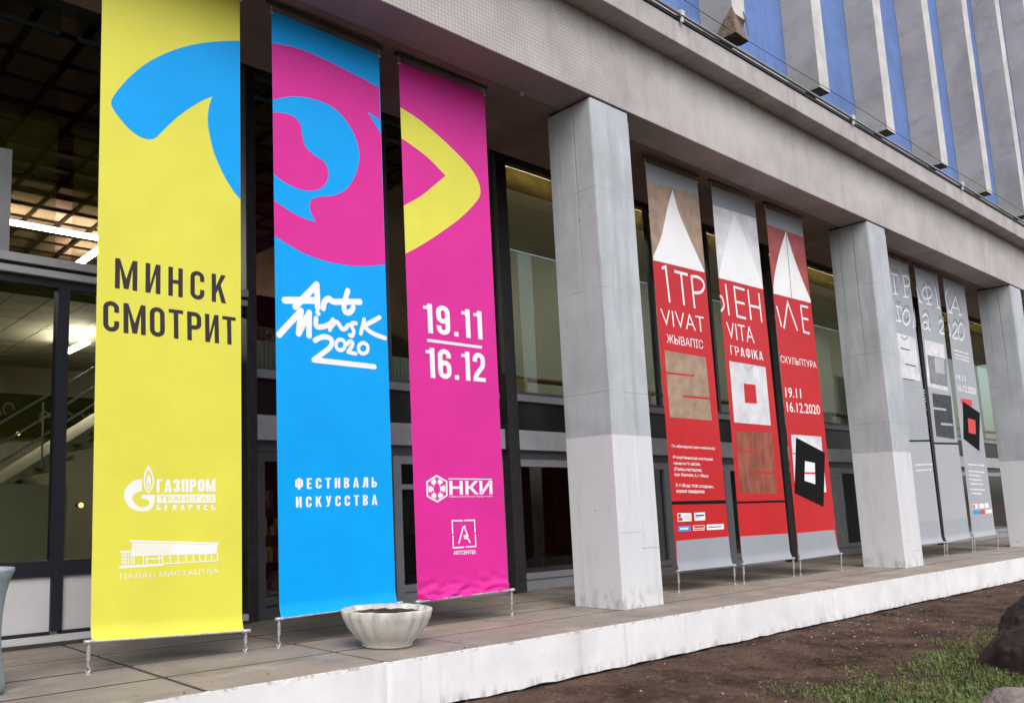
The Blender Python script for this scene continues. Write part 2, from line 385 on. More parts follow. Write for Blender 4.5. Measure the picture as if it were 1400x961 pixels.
# set back upper wall with concrete fins
def f(b): b.box(X0, X1, 6.86, 7.3, 9.22, 20)
wall = part('upper_wall', f, M['tile'])
def f(b): b.box(X0, X1, 6.845, 6.86, 9.19, 9.25)
part('drip_edge', f, M['cornice'], wall)
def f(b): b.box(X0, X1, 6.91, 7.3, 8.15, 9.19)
part('shadow_band', f, M['recess'])  # stands in for the shadow gap above the cornice, shade painted near-black
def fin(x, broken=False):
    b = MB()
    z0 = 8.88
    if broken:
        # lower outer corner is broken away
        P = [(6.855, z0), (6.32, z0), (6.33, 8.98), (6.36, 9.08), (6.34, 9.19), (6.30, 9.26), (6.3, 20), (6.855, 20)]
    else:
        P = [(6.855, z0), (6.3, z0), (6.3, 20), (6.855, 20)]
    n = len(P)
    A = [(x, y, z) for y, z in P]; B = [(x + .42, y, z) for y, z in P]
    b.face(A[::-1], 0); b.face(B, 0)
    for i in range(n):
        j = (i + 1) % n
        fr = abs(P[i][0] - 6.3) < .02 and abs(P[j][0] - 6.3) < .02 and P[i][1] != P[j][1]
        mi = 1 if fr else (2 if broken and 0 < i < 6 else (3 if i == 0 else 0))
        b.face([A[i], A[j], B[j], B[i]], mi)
    return b.build('fin', [M['fin'], M['fin_lit'], M['broken'], M['fin']], hall)
for k in range(-1, 10):
    x = 12.93 + 3.06 * k
    o = fin(x, k == 0)
    if k == 0:
        o['label'] = 'concrete fin with its lower outer corner broken away'
        b = MB(); rr = random.Random(5)
        V = []; 
        P = [(12.922, 6.30, 9.36), (12.922, 6.70, 8.90), (12.915, 6.265, 8.89), (13.36, 6.28, 8.875), (13.14, 6.285, 9.10), (13.0, 6.7, 8.86), (13.34, 6.42, 8.85)]
        b.mesh(P, [(0, 1, 2), (0, 2, 4), (2, 3, 4), (1, 5, 6, 3, 2)], 0)
        b.tube([(13.30, 6.3, 9.40), (13.31, 6.27, 9.2), (13.33, 6.26, 8.95)], .010, 6)
        ob = b.build('broken_corner', M['broken'], o)
# pillars
def pillar(x):
    b = MB()
    def frus(x0, x1, y0, y1, z0, z1, e):
        V = [(x0 - e, y0, z0), (x1 + e, y0, z0), (x1 + e, y1, z0), (x0 - e, y1, z0), (x0, y0, z1), (x1, y0, z1), (x1, y1, z1), (x0, y1, z1)]
        b.mesh(V, [(0, 1, 5, 4), (1, 2, 6, 5), (2, 3, 7, 6), (3, 0, 4, 7), (4, 5, 6, 7)])
    frus(x + .012, x + .822, 6.317, 7.032, .005, 6.585, .022)
    zb = .72 if x < 10 else .30
    # thin cladding sheets with open joints on the end face and the front
    b.box(x + .000, x + .03, 6.330, 6.602, zb + .1, 6.585); b.box(x + .003, x + .03, 6.624, 6.86, zb, 6.585)
    b.box(x + .453, x + .826, 6.312, 6.33, zb, 6.46)
    b.box(x + .02, x + .445, 6.3135, 6.33, zb + .2, 6.585)
    return b.build('pillar', M['pillar'], hall, bevel=.006)
for k in range(3): pillar(8.913 + 8.59 * k)
for k in range(3):
    def f(b): b.box(8.943 + 8.59 * k, 9.713 + 8.59 * k, 6.34, 7.02, 6.57, 6.617)
    part('bearing_pad', f, M['recess'])

# facade: columns, sills, ledge, spandrel
cols_x = [9.70 + 8.59 * k for k in range(4)]
for x in cols_x:
    def f(b): b.box(x, x + .24, 8.72, 9.05, .0, 6.95)
    part('wall_column', f, M['column'], bevel=.01)
def f(b): b.box(5.16, 5.30, 8.80, 9.05, .0, 6.95)
part('wall_column', f, M['column'], bevel=.01)
def seg_x():
    edges = [5.30] + sum([[x, x + .24] for x in cols_x], []) + [X1]
    return [(edges[i], edges[i + 1]) for i in range(0, len(edges), 2)]
SEG = seg_x()
for a, c in SEG:
    def f(b): b.box(a, c, 8.79, 9.0, 2.15, 2.46)
    part('ledge', f, M['ledge'], bevel=.01)
    def f(b): b.box(a, c, 8.93, 9.0, 2.46, 2.93)
    part('spandrel', f, M['spandrel'])
    def f(b): b.box(a, c, 8.86, 9.02, 2.93, 3.04)
    part('sill', f, M['alu'], bevel=.006)
    def f(b): b.box(a, c, 8.86, 8.99, 2.02, 2.15)
    part('door_head', f, M['frame'])
# upper windows and lower glazed doors
def split(a, c, wd):
    n = max(1, round((c - a) / wd)); return [a + (c - a) * i / n for i in range(n + 1)]
for si, (a, c) in enumerate(SEG):
    e = split(a, c, 2.15)
    for i in range(len(e) - 1):
        x0, x1 = e[i], e[i + 1]
        b = MB()
        for (p, q, z0, z1) in ((x0, x0 + .045, 3.04, 6.95), (x1 - .045, x1, 3.04, 6.95), (x0 + .045, x1 - .045, 3.04, 3.09), (x0 + .045, x1 - .045, 6.90, 6.95)):
            b.box(p, q, 8.88, 8.96, z0, z1)
        fr = b.build('window', M['frame'], hall)
        b = MB(); b.box(x0 + .045, x1 - .045, 8.912, 8.920, 3.09, 6.90); b.build('pane', M['glass'], fr)
        # lower glazing
        b = MB()
        for (p, q, z0, z1) in ((x0, x0 + .14, .0, 2.02), (x1 - .10, x1, .0, 2.02), (x0 + .14, x1 - .10, .0, .14), (x0 + .14, x1 - .10, .17, .26), (x0 + .14, x1 - .10, 1.90, 2.02)):
            b.box(p, q, 8.87, 8.97, z0, z1, 0)
        b.box(x0 + .14, x1 - .10, 8.90, 8.95, .14, .17, 0)
        if si == 0 and i == 1: b.box(x0 + .14, x1 - .1, 8.88, 8.96, 1.55, 1.62, 0); b.box(x0 + .9, x0 + .98, 8.88, 8.96, .26, 1.55, 0)
        fr = b.build('glazed_door', M['alu'] if (si, i) != (0, 0) else M['frame'], hall)
        b = MB(); b.box(x0 + .14, x1 - .10, 8.916, 8.924, .26, 1.90); b.build('pane', M['glass_dark'], fr)
# entrance lobby glazing at the left
def f(b): b.box(X0, 5.16, 8.84, 8.98, 3.70, 3.79)
part('transom', f, M['navy'])
def f(b):
    b.box(X0, 5.16, 8.78, 8.98, 3.79, 3.86); b.box(X0, 5.16, 8.80, 8.98, 3.86, 3.90, 1); b.box(X0, 5.16, 8.76, 8.98, 3.90, 3.99)
part('transom_cover', f, [M['ledge'], M['recess']])
def f(b): b.box(X0, 5.16, 8.74, 8.99, .0, .035, 1); b.box(X0, 5.16, 8.80, 8.99, .035, .10, 0)
part('threshold', f, [M['panel'], M['joint']])
mull = [-4.5, -2.65, -.80, 1.08, 2.93, 4.30]
for i, x in enumerate(mull):
    def f(b): b.box(x - .06, x + .06, 8.83, 8.985, .14, 3.70); (b.box(x - .03, x + .03, 8.86, 8.96, 3.99, 6.95) if i != 4 else None)
    part('mullion', f, M['navy'] if i != 3 else M['navy'])
def f(b): b.box(2.10, 2.34, 8.80, 8.86, 3.99, 5.10)
o = part('hopper_vent', f, M['alu']); o['label'] = 'pale grey hopper panel above the entrance transom'
ed = [X0] + mull + [5.16]
for i in range(len(ed) - 1):
    x0, x1 = ed[i] + .06, ed[i + 1] - .06
    def f(b): b.box(x0, x1, 8.84, 8.98, .68, .84); b.box(x0, x1, 8.84, 8.98, .10, .135)
    rail = part('door_rail', f, M['navy'])
    def f(b): b.box(x0, x1, 8.87, 8.95, .135, .68)
    part('kick_panel', f, M['panel'], rail)
    def f(b): b.box(x0, x1, 8.905, 8.913, .84, 3.70); b.box(x0 + .03, x1 - .03, 8.905, 8.913, 3.99, 6.95)
    part('pane', f, M['glass'], rail)

# interior seen through the glass
def f(b): b.box(X0, X1, 9.06, 24, -.05, .01)
part('lobby_floor', f, M['in_floor'])
def f(b):
    b.box(X0, 9.7, 9.07, 24, 7.16, 7.3, 0)
    x = -2.46
    while x < 9.6: b.box(x - .045, x + .045, 9.09, 23, 7.13, 7.158, 1); x += .65
    y = 9.75; k = 0
    while y < 23:
        hw = .075 if k % 4 == 3 else .035
        b.box(-6, 9.6, y - hw, y + hw, 7.115 if k % 4 == 3 else 7.125, 7.156, 1); y += .67; k += 1
part('coffered_ceiling', f, [M['in_dark'], M['in_rib']])
def f(b):
    b.box(X0, 9.69, 23.4, 24, .01, 7.0)
    b.box(X0 - .2, X0, 9.06, 24, 0, 7.2)
    b.box(9.72, 9.90, 9.06, 23.4, 2.95, 7.2)
part('interior_wall', f, M['in_dark'])
def f(b):
    b.box(X0, 9.6, 13.2, 23.39, 4.95, 5.2, 1); b.box(X0, 9.6, 13.0, 13.198, 4.72, 5.25, 1)
    y = 13.22
    while y < 23: 
        x = -6.4
        while x < 9.5: b.box(x + .012, x + .588, y + .012, y + .588, 4.90, 4.948, 0); x += .6
        y += .6
part('mezzanine', f, [M['in_beige'], M['in_rib']])
def f(b): b.box(X0, 9.6, 20.6, 20.8, .01, 4.94, 0)
part('interior_wall', f, M['in_beige'])
def f(b):
    b.box(-1, 9.5, 20.35, 20.59, 3.2, 4.2, 0)
    rr = random.Random(4)
    for i in range(16):
        x = 4.4 + i * .28
        if i in (5, 6): continue
        zc = 3.66
        b.tube([(x + .12 * math.cos(t * .7), 20.33, zc + .15 * math.sin(t * .7) + (.16 if i % 4 == 0 else 0)) for t in range(rr.choice([5, 7, 9]))], .03, 5, 1)
part('sign_board', f, [M['in_rib'], M['in_grey']])
# staircase rising to the right
def f(b):
    n = 22
    for i in range(n):
        x = 1.6 + i * .30; z = .2 + i * .205
        b.box(x, x + .34, 14.2, 16.0, z, z + .06, 0)
    def slope(y, o, r, m): b.tube([(1.5, y, .2 + o), (8.2, y, 4.75 + o)], r, 6, m)
    V = [(1.4, y, .05 + dz) for y in (14.2, 16) for dz in (0, .2)] + [(8.2, y, 4.60 + dz) for y in (14.2, 16) for dz in (0, .2)]
    b.mesh(V, [(0, 1, 3, 2), (4, 6, 7, 5), (0, 4, 5, 1), (2, 3, 7, 6), (0, 2, 6, 4), (1, 5, 7, 3)], 0)
    for o in (.45, .75, 1.1): slope(14.18, o, .022, 1)
    for i in range(0, 22, 3):
        x = 1.7 + i * .3; z = .25 + i * .205; b.tube([(x, 14.18, z), (x, 14.18, z + 1.1)], .018, 6, 1)
part('staircase', f, [M['in_beige'], M['steel']])
def f(b):
    b.box(-2, 4.2, 12.3, 12.42, .01, 1.75)
    for k in range(2):
        x = 2.45
        for i in range(4):
            b.box(x + i * .17, x + i * .17 + (.12 if i != 2 else .15), 12.285, 12.299, 1.02 - k * .17, 1.08 - k * .17, 1)
part('lobby_screen', f, [M['in_beige'], M['in_rib']])
# upper gallery, right of the first column
def f(b): b.box(9.95, X1, 9.08, 16, 2.5, 2.92); b.box(5.3, 9.69, 9.08, 10.4, 2.5, 2.92)
part('gallery_floor', f, M['in_grey'])
def f(b): b.box(9.95, X1, 12.2, 12.4, 2.92, 6.96)
part('interior_wall', f, M['in_pale'])
def f(b): b.box(9.95, X1, 9.08, 12.19, 6.97, 7.2)
part('gallery_ceiling', f, M['in_beige'])
for si, (a, c) in enumerate(SEG[1:]):
    def f(b):
        x = a + .06
        while x < c - .06:
            b.box(x, min(x + .3, c - .05), 9.06 + .006 * math.sin(x * 21), 9.09, 6.56, 6.94); x += .3
    part('valance', f, M['valance'])
    def f(b): b.box(a + .3, c - .3, 9.22, 9.30, 6.88, 6.92)
    part('added_gallery_lamp', f, M['added_tube'])  # unseen tubes added behind the valance to brighten the gallery
    def f(b): b.tube([(a + .02, 9.55, 3.45), (c - .02, 9.55, 3.45)], .05, 8)
    part('handrail', f, M['wood'])
def f(b):
    x = 5.35
    while x < 9.65:
        b.box(x, x + .05, 9.02, 9.07, 3.10, 3.44); x += .065
part('radiator', f, M['radiator'])
# ground floor behind the doors
def f(b): b.box(5.3, X1, 13.6, 13.8, .01, 2.49)
part('interior_wall', f, M['in_grey'])
def f(b):
    for (x0, z0, x1, z1, m) in ((11.4, 1.0, 11.8, 1.5, 0), (12.6, .2, 13.0, 2.1, 1), (14.6, .9, 15.2, 1.6, 0), (10.9, .02, 12.1, .75, 2), (16.0, .2, 16.5, 2.0, 1)):
        b.box(x0, x1, 13.5, 13.59, z0, z1, m)
part('wall_panel', f, [M['in_pale'], M['wood'], M['green_cloth']])
def curtain(x0, x1, m, y=9.25, z0=.12, z1=2.02):
    b = MB(); n = int((x1 - x0) / .025); V = []
    for i in range(n + 1):
        x = x0 + (x1 - x0) * i / n; V += [(x, y + .035 * math.sin(x * 38), z0), (x, y + .035 * math.sin(x * 38 + .5), z1)]
    b.mesh(V, [(2 * i, 2 * i + 2, 2 * i + 3, 2 * i + 1) for i in range(n)], 0, True)
    return b.build('curtain', m, hall)
curtain(17.9, 19.9, M['navy_cloth']); curtain(20.3, 22.9, M['navy_cloth']); curtain(15.9, 17.5, M['green_cloth'])
curtain(25.0, 26.0, M['wood'], 9.3); curtain(22.9, 24.6, M['green_cloth'], 9.4)
def pane_wall(x0, x1, z0, z1, y=9.6):
    def f(b): b.box(x0, x1, y, y + .06, z0, z1)
    part('display_screen', f, M['in_pale'])
pane_wall(23.5, 26.2, 3.0, 4.5); pane_wall(18.35, 19.2, 3.0, 4.6); pane_wall(25.0, 26.9, 2.95, 4.2, 9.5)

# ---------------------------------------------------------------- lamps and small things inside
def lamp(x0, x1, y0, y1, z, label):
    r = empty('ceiling_light', ((x0 + x1) / 2, (y0 + y1) / 2, z + .06), label, 'ceiling light', 'lit tube lights in the lobby')
    b = MB(); b.box(x0, x1, y0, y1, z, z + .05); b.build('tube', M['led'], r)
    b = MB(); b.box((x0 + x1) / 2 - (x1 - x0 - .06) / 2, (x0 + x1) / 2 + (x1 - x0 - .06) / 2, y0 + .03, y1 - .03, z + .052, z + .09); b.build('housing', M['alu'], r)
lamp(-1.0, 7.2, 16.2, 16.32, 6.88, 'long bright tube light running along the dark lobby ceiling')
lamp(6.26, 6.40, 15.9, 18.3, 6.88, 'short bright tube light pointing inwards on the high lobby ceiling beside the yellow banner')
lamp(5.60, 5.72, 15.7, 17.1, 4.58, 'small bright tube light under the mezzanine beside the navy mullion')
def sconce(x, y, z, label, r_=.05):
    rt = empty('wall_lamp', (x, y, z), label, 'wall lamp', 'small warm lamps in the lobby')
    b = MB(); V, F = [], []
    bm = bmesh.new(); bmesh.ops.create_icosphere(bm, subdivisions=2, radius=r_); b.mesh([v.co + Vector((x, y, z)) for v in bm.verts], [[v.index for v in f_.verts] for f_ in bm.faces], 0, True); bm.free()
    b.build('bulb', M['warm'], rt)
    b = MB(); b.tube([(x, y + .16, z), (x, y + .07, z)], .03, 8); b.build('bracket', M['dark_steel'], rt)
sconce(5.15, 18.2, 3.05, 'small warm lamp glowing left of the navy mullion above the screen', .04)
sconce(6.45, 18.0, 3.02, 'small warm lamp glowing just right of the navy mullion', .04)
sconce(4.15, 11.6, 1.44, 'large warm lamp low behind the yellow banner edge', .035)

shelf = empty('display_shelf', (6.1, 11.2, 0.01), 'dark shop shelving with a lit strip and bottles behind the glass door', 'shelf')
b = MB(); 
for z in (.1, .5, .9, 1.3, 1.7): b.box(5.8, 8.4, 11.2, 11.5, z, z + .03)
b.box(5.78, 5.80, 11.2, 11.5, .01, 2.1); b.box(8.4, 8.42, 11.2, 11.5, .01, 2.1); b.box(5.78, 8.42, 11.5, 11.52, .01, 2.1)
b.build('rack', M['wood'], shelf)
b = MB(); b.box(6.62, 6.66, 11.17, 11.199, .5, 1.75); b.build('light_strip', M['warm'], shelf)
b = MB(); rr = random.Random(9)
for z in (.13, .53, .93, 1.33):
    for i in range(16):
        x = 5.9 + i * .155 + rr.uniform(-.03, .03); hgt = rr.uniform(.1, .3)
        b.box(x, x + rr.uniform(.05, .12), 11.25, 11.38, z + .001, z + hgt, rr.choice([0, 1, 2, 3]))
tag(b.build('goods', [M['card'], M['in_pale'], M['green_cloth'], M['pink']], shelf), kind='stuff')

for (x, ww, hh, lab) in ((10.42, .52, .26, 'yellow cardboard box on the window sill left of the nearest pillar'),
                        (14.02, .34, .32, 'small yellow cardboard box on the sill just right of the nearest pillar'),
                        (21.55, .65, .30, 'yellow cardboard box on the sill between the red banner and the second pillar')):
    r = empty('cardboard_box', (x, 9.3, 2.94), lab, 'box')
    b = MB(); b.box(x - ww / 2, x + ww / 2, 9.14, 9.45, 2.94, 3.10 + hh); b.build('carton', M['card'], r, bevel=.006)
    b = MB(); b.box(x - .03, x + .03, 9.137, 9.139, 2.95, 3.09 + hh); b.build('tape', M['in_pale'], r)
# flowers on the gallery sill between yellow and blue banners
fl = empty('flower_vase', (5.62, 9.35, 2.93), 'dark vase of dusty pink flowers on the sill between the yellow and blue banners', 'vase')
b = MB(); b.tube([(5.62, 9.35, 2.93), (5.62, 9.35, 3.05), (5.62, 9.35, 3.22), (5.62, 9.35, 3.30)], [.06, .09, .05, .06], 12); b.build('vase', M['column'], fl)
rr = random.Random(2); b = MB()
for i in range(26):
    c = Vector((5.60 + rr.gauss(0, .12), 9.35 + rr.gauss(0, .08), 3.50 + rr.gauss(0, .10)))
    bm = bmesh.new(); bmesh.ops.create_icosphere(bm, subdivisions=1, radius=rr.uniform(.03, .065)); b.mesh([v.co + c for v in bm.verts], [[v.index for v in f_.verts] for f_ in bm.faces], 0); bm.free()
b.build('blooms', M['pink'], fl)
b = MB()
for i in range(40):
    c = Vector((5.62 + rr.gauss(0, .13), 9.36 + rr.gauss(0, .08), 3.38 + rr.gauss(0, .10))); a = rr.uniform(0, 6.28); d = Vector((math.cos(a), rr.uniform(-.5, .5), math.sin(a))) * .09
    e = d.cross(Vector((0, 1, 0))).normalized() * .02
    b.face([c, c + d * .5 + e, c + d, c + d * .5 - e])
b.build('foliage', M['leafdark'], fl)

# ---------------------------------------------------------------- banners
YB = 6.965
def at(u, v, Y=YB):                                    # a point of the photograph, as a point on the banners' plane
    d = FWD + RGT * ((u - PPX) / FOC) - UPV * ((v - PPY) / FOC)
    return (d.x * Y / d.y, EYE.z + d.z * Y / d.y)
def crop(ox, oy, s): return lambda *p: [at(ox + x / s, oy + y / s) for x, y in p]
def spline(pts, n=8):
    P = [Vector(p) for p in pts]; out = []
    if len(P) < 3: return [tuple(p) for p in P]
    for i in range(len(P) - 1):
        p0 = P[i - 1] if i else P[0] * 2 - P[1]; p1, p2 = P[i], P[i + 1]; p3 = P[i + 2] if i + 2 < len(P) else P[-1] * 2 - P[-2]
        for k in range(n):
            t = k / n; out.append(tuple(.5 * ((2 * p1) + (p2 - p0) * t + (2 * p0 - 5 * p1 + 4 * p2 - p3) * t * t + (3 * p1 - p0 - 3 * p2 + p3) * t ** 3)))
    out.append(tuple(P[-1])); return out
def ellipse(c, rx, ry, n=28): return [(c[0] + rx * math.cos(2 * math.pi * i / n), c[1] + ry * math.sin(2 * math.pi * i / n)) for i in range(n)]

class Art(MB):
    """flat print on a banner; every piece is laid a hair above the one before"""
    def __init__(s, y, step=.00002): super().__init__(); s.y = y; s.step = step; s.marks = []; s.auto = False
    def nexty(s): s.y -= s.step; return s.y
    def mark(s, name): s.marks.append((len(s.f), name))
    def mesh(s, V, F, m=0, smooth=False):
        for i, f in enumerate(F): s.face([(V[k][0], V[k][1] - (i % 24) * 4e-6, V[k][2]) for k in f], m)
        s.y -= min(len(F), 24) * 4e-6
    def build(s, name, mats, parent=None):
        """one object, or one for each marked piece of the print"""
        if not s.marks: return MB.build(s, name, mats, parent)
        cuts = [(0, name)] + s.marks + [(len(s.f), None)]
        for (a, nm), (b_, _) in zip(cuts, cuts[1:]):
            if b_ <= a: continue
            q = MB()
            for k in range(a, b_): q.face([s.v[i] for i in s.f[k]], s.m[k])
            q.build(nm, mats, parent)
    def poly(s, pts, m=0, holes=()):
        y = s.nexty(); loops = [pts] + list(holes)
        T = tessellate_polygon([[Vector((a, b, 0)) for a, b in lp] for lp in loops]); flat = [p for lp in loops for p in lp]
        F = []
        for t in T:
            a, b, c = (flat[i] for i in t)
            ar = (b[0] - a[0]) * (c[1] - a[1]) - (b[1] - a[1]) * (c[0] - a[0])
            F.append(t if ar > 0 else t[::-1])
        s.mesh([(a, y, b) for a, b in flat], F, m)
    def stroke(s, pts, wd, m=0, closed=False, round_=False):
        P = [Vector(p) for p in pts]; n = len(P); Lf = []; Rt = []
        for i in range(n):
            if closed: a, c = P[(i - 1) % n], P[(i + 1) % n]
            else: a, c = P[max(i - 1, 0)], P[min(i + 1, n - 1)]
            d1 = (P[i] - a).normalized() if (P[i] - a).length > 1e-9 else None
            d2 = (c - P[i]).normalized() if (c - P[i]).length > 1e-9 else None
            d1 = d1 or d2; d2 = d2 or d1
            n1 = Vector((-d1.y, d1.x)); n2 = Vector((-d2.y, d2.x)); q = (n1 + n2)
            q = q.normalized() if q.length > 1e-6 else n1
            k = 1 / max(.45, q.dot(n1)); Lf.append(P[i] + q * wd / 2 * k); Rt.append(P[i] - q * wd / 2 * k)
        y = s.nexty()
        V = [(p.x, y, p.y) for p in Lf] + [(p.x, y, p.y) for p in Rt]
        F = [(i, n + i, n + (i + 1) % n, (i + 1) % n) for i in range(n if closed else n - 1)]
        s.mesh(V, F, m)
        if round_:
            for e in (0, -1):
                y = s.nexty(); s.face([(p, y, q) for p, q in ellipse(P[e], wd / 2, wd / 2, 18)], m)
    def text(s, body, tl, tr, bl, m=0, bold=0.0):
        if s.auto: s.mark('lettering')
        c = bpy.data.curves.new('t', 'FONT'); c.body = body; c.offset = bold; c.resolution_u = 3
        o = bpy.data.objects.new('t', c); col.objects.link(o)
        me = bpy.data.meshes.new_from_object(o.evaluated_get(bpy.context.evaluated_depsgraph_get()))
        bpy.data.objects.remove(o); bpy.data.curves.remove(c)
        V = [v.co for v in me.vertices]; x0 = min(v.x for v in V); x1 = max(v.x for v in V); y0 = min(v.y for v in V); y1 = max(v.y for v in V)
        tl, tr, bl = Vector(tl), Vector(tr), Vector(bl); y = s.nexty()
        W = []
        for v in V:
            p = bl + (tr - tl) * ((v.x - x0) / (x1 - x0)) + (tl - bl) * ((v.y - y0) / (y1 - y0)); W.append((p.x, y, p.y))
        F = [tuple(p.vertices) for p in me.polygons]; bpy.data.meshes.remove(me)
        s.mesh(W, F, m)
    def block(s, body, tl, tr, bl, m=0, t=.155, gap=.13):
        """condensed bold capitals drawn from bars and bends"""
        if s.auto: s.mark('lettering')
        tl, tr, bl = Vector(tl), Vector(tr), Vector(bl); G = [glyph(ch, t) for ch in body]
        tot = sum(g[0] for g in G) + gap * (len(G) - 1); x = 0
        def mp(p): q = bl + (tr - tl) * (p[0] / tot) + (tl - bl) * p[1]; return (q.x, q.y)
        for wd, polys, strokes in G:
            for pg in polys: s.poly([mp((x + a, b)) for a, b in pg], m)
            for pts, closed in strokes:
                out, inn = outline(pts, t, closed)
                y = s.nexty(); A = [mp((x + p.x, p.y)) for p in out]; B = [mp((x + p.x, p.y)) for p in inn]; n = len(A)
                s.mesh([(a, y, b) for a, b in A] + [(a, y, b) for a, b in B], [(i, n + i, n + (i + 1) % n, (i + 1) % n) for i in range(n if closed else n - 1)], m)
            x += wd + gap
def outline(pts, wd, closed):
    P = [Vector(p) for p in pts]; n = len(P); A = []; B = []
    for i in range(n):
        if closed: a, c = P[(i - 1) % n], P[(i + 1) % n]
        else: a, c = P[max(i - 1, 0)], P[min(i + 1, n - 1)]
        d1 = (P[i] - a) if (P[i] - a).length > 1e-9 else (c - P[i]); d2 = (c - P[i]) if (c - P[i]).length > 1e-9 else d1
        d1 = d1.normalized(); d2 = d2.normalized(); n1 = Vector((-d1.y, d1.x)); q = (n1 + Vector((-d2.y, d2.x))).normalized()
        k = 1 / max(.5, q.dot(n1)); A.append(P[i] + q * wd / 2 * k); B.append(P[i] - q * wd / 2 * k)
    return A, B
def arc(cx, cy, r, a0, a1, n=7): return [(cx + r * math.cos(R(a0 + (a1 - a0) * i / n)), cy + r * math.sin(R(a0 + (a1 - a0) * i / n))) for i in range(n + 1)]
def glyph(ch, t):
    h = t / 2; w_ = .46; r = w_ / 2 - h
    bar = lambda x0, x1, y0, y1: [(x0, y0), (x1, y0), (x1, y1), (x0, y1)]
    q = lambda a, b, c, d, y0=0, y1=1: [(a, y0), (b, y0), (d, y1), (c, y1)]
    ring = arc(w_ - h - r, 1 - h - r, r, 0, 180, 12) + arc(h + r, h + r, r, 180, 360, 12)
    C = arc(w_ / 2, 1 - h - r, r, 0, 180, 12) + arc(w_ / 2, h + r, r, 180, 360, 12)
    if ch in 'МM': return .66, [bar(0, t, 0, 1), bar(.66 - t, .66, 0, 1), [(t, 1), (t, .70), (.33 - .07, .02), (.33 + .07, .02), (.66 - t, .70), (.66 - t, 1), (.33, .36)]], []
    if ch == 'И': return w_, [bar(0, t, 0, 1), bar(w_ - t, w_, 0, 1), [(t, 0), (t, .30), (w_ - t, 1), (w_ - t, .66)]], []
    if ch == 'Н': return w_, [bar(0, t, 0, 1), bar(w_ - t, w_, 0, 1), bar(t, w_ - t, .44, .57)], []
    if ch == 'С': return w_, [], [([(w_ - h, .64)] + C + [(w_ - h, .36)], False)]
    if ch == 'О': return w_, [], [(ring, True)]
    if ch == 'К': return .48, [bar(0, t, 0, 1), [(t, .30), (t, .58), (.32, 1), (.48, 1)], [(.20, .52), (.29, .68), (.49, 0), (.33, 0)]], []
    if ch == 'Т': return w_, [bar(0, w_, 1 - t * .85, 1), bar(w_ / 2 - h, w_ / 2 + h, 0, 1 - t * .85)], []
    if ch in 'Р': return w_, [bar(0, t, 0, 1)], [([(t, 1 - h)] + [(w_ - h - r * .9, 1 - h)] + arc(w_ - h - r * .9, 1 - h - r * .9, r * .9, 80, 0) + arc(w_ - h - r * .9, .42 + h + r * .9 - .03, r * .9, 0, -80) + [(w_ - h - r * .9, .42 + h - .03), (t, .42 + h - .03)], False)]
    if ch == 'Ф': return .58, [bar(.29 - h, .29 + h, -.04, 1.04)], [(arc(.29 + .08, .78 - h + .04, .135, 90, 0) + arc(.29 + .08, .26 + h, .135, 0, -90) + arc(.29 - .08, .26 + h, .135, 270, 180) + arc(.29 - .08, .82 - h, .135, 180, 90), True)]
    if ch == 'Е': return .40, [bar(0, t, 0, 1), bar(t, .40, 1 - t * .85, 1), bar(t, .36, .44, .57), bar(t, .40, 0, t * .85)], []
    if ch == 'В': return w_, [bar(0, t, 0, 1)], [([(t, 1 - h), (w_ - h - r, 1 - h)] + arc(w_ - h - r - .01, 1 - h - r, r, 85, -40) + [(w_ - .2, .51)], False), ([(t, .51), (w_ - .2, .51)] + arc(w_ - h - r, h + r, r, 50, -85) + [(t, h)], False)]
    if ch == 'А': return .50, [[(0, 0), (t * .98, 0), (.25 + .01, .80), (.25 + .09, 1), (.16, 1)], [(.5 - t * .98, 0), (.5, 0), (.34, 1), (.25, 1), (.25, .78)], bar(.12, .38, .18, .30)], []
    if ch == 'Л': return .50, [[(.50 - t, 0), (.50, 0), (.50, 1), (.50 - t, 1)], bar(.12, .50 - t, 1 - t * .85, 1), [(.12, 1), (.12 + t, 1 - t), (.10 + t, .25), (t, .0), (0, 0), (0, t * .8), (.08, .3)]], []
    if ch == 'Ь': return w_, [bar(0, t, 0, 1)], [([(t, .58 - h), (w_ - h - r, .58 - h)] + arc(w_ - h - r, .58 - h - r, r, 85, 0) + arc(w_ - h - r, h + r, r, 0, -85) + [(t, h)], False)]
    if ch == 'У': return .48, [[(0, 1), (t, 1), (.29, .32), (.20, .16)], [(.48 - t, 1), (.48, 1), (.28, 0.02), (.16, 0), (.07, 0), (.07, .13), (.17, .14)]], []
    if ch == 'З': return w_, [], [([(h, .70)] + arc(w_ / 2, 1 - h - r, r, 180, -45, 12) + [(w_ - .2, .515), (.16, .515)], False), ([(.16, .505), (w_ - .2, .505)] + arc(w_ / 2, h + r, r, 50, -180, 12) + [(h, .30)], False)]
    if ch == 'Г': return .40, [bar(0, t, 0, 1), bar(t, .40, 1 - t * .85, 1)], []
    if ch == 'П': return w_, [bar(0, t, 0, 1), bar(w_ - t, w_, 0, 1), bar(t, w_ - t, 1 - t * .85, 1)], []
    if ch == 'І': return t, [bar(0, t, 0, 1)], []
    if ch == 'Б': return glyph('Ь', t)[0], glyph('Ь', t)[1] + [bar(t, .42, 1 - t * .85, 1)], glyph('Ь', t)[2]
    if ch == '1': return .30, [bar(.30 - t, .30, 0, 1), [(0, .80), (.30 - t, .80), (.30 - t, 1), (.19, .94), (.10, .91), (0, .905)]], []
    if ch == '.': return .15, [bar(0, .15, 0, .155)], []
    if ch == '6': return w_, [], [([(w_ - h, .70)] + arc(w_ / 2, 1 - h - r, r, 0, 180, 10) + arc(w_ / 2, h + r, r, 180, 360, 10) + arc(w_ / 2, .60 - h - r + .02, r, 0, 170, 10), False)]
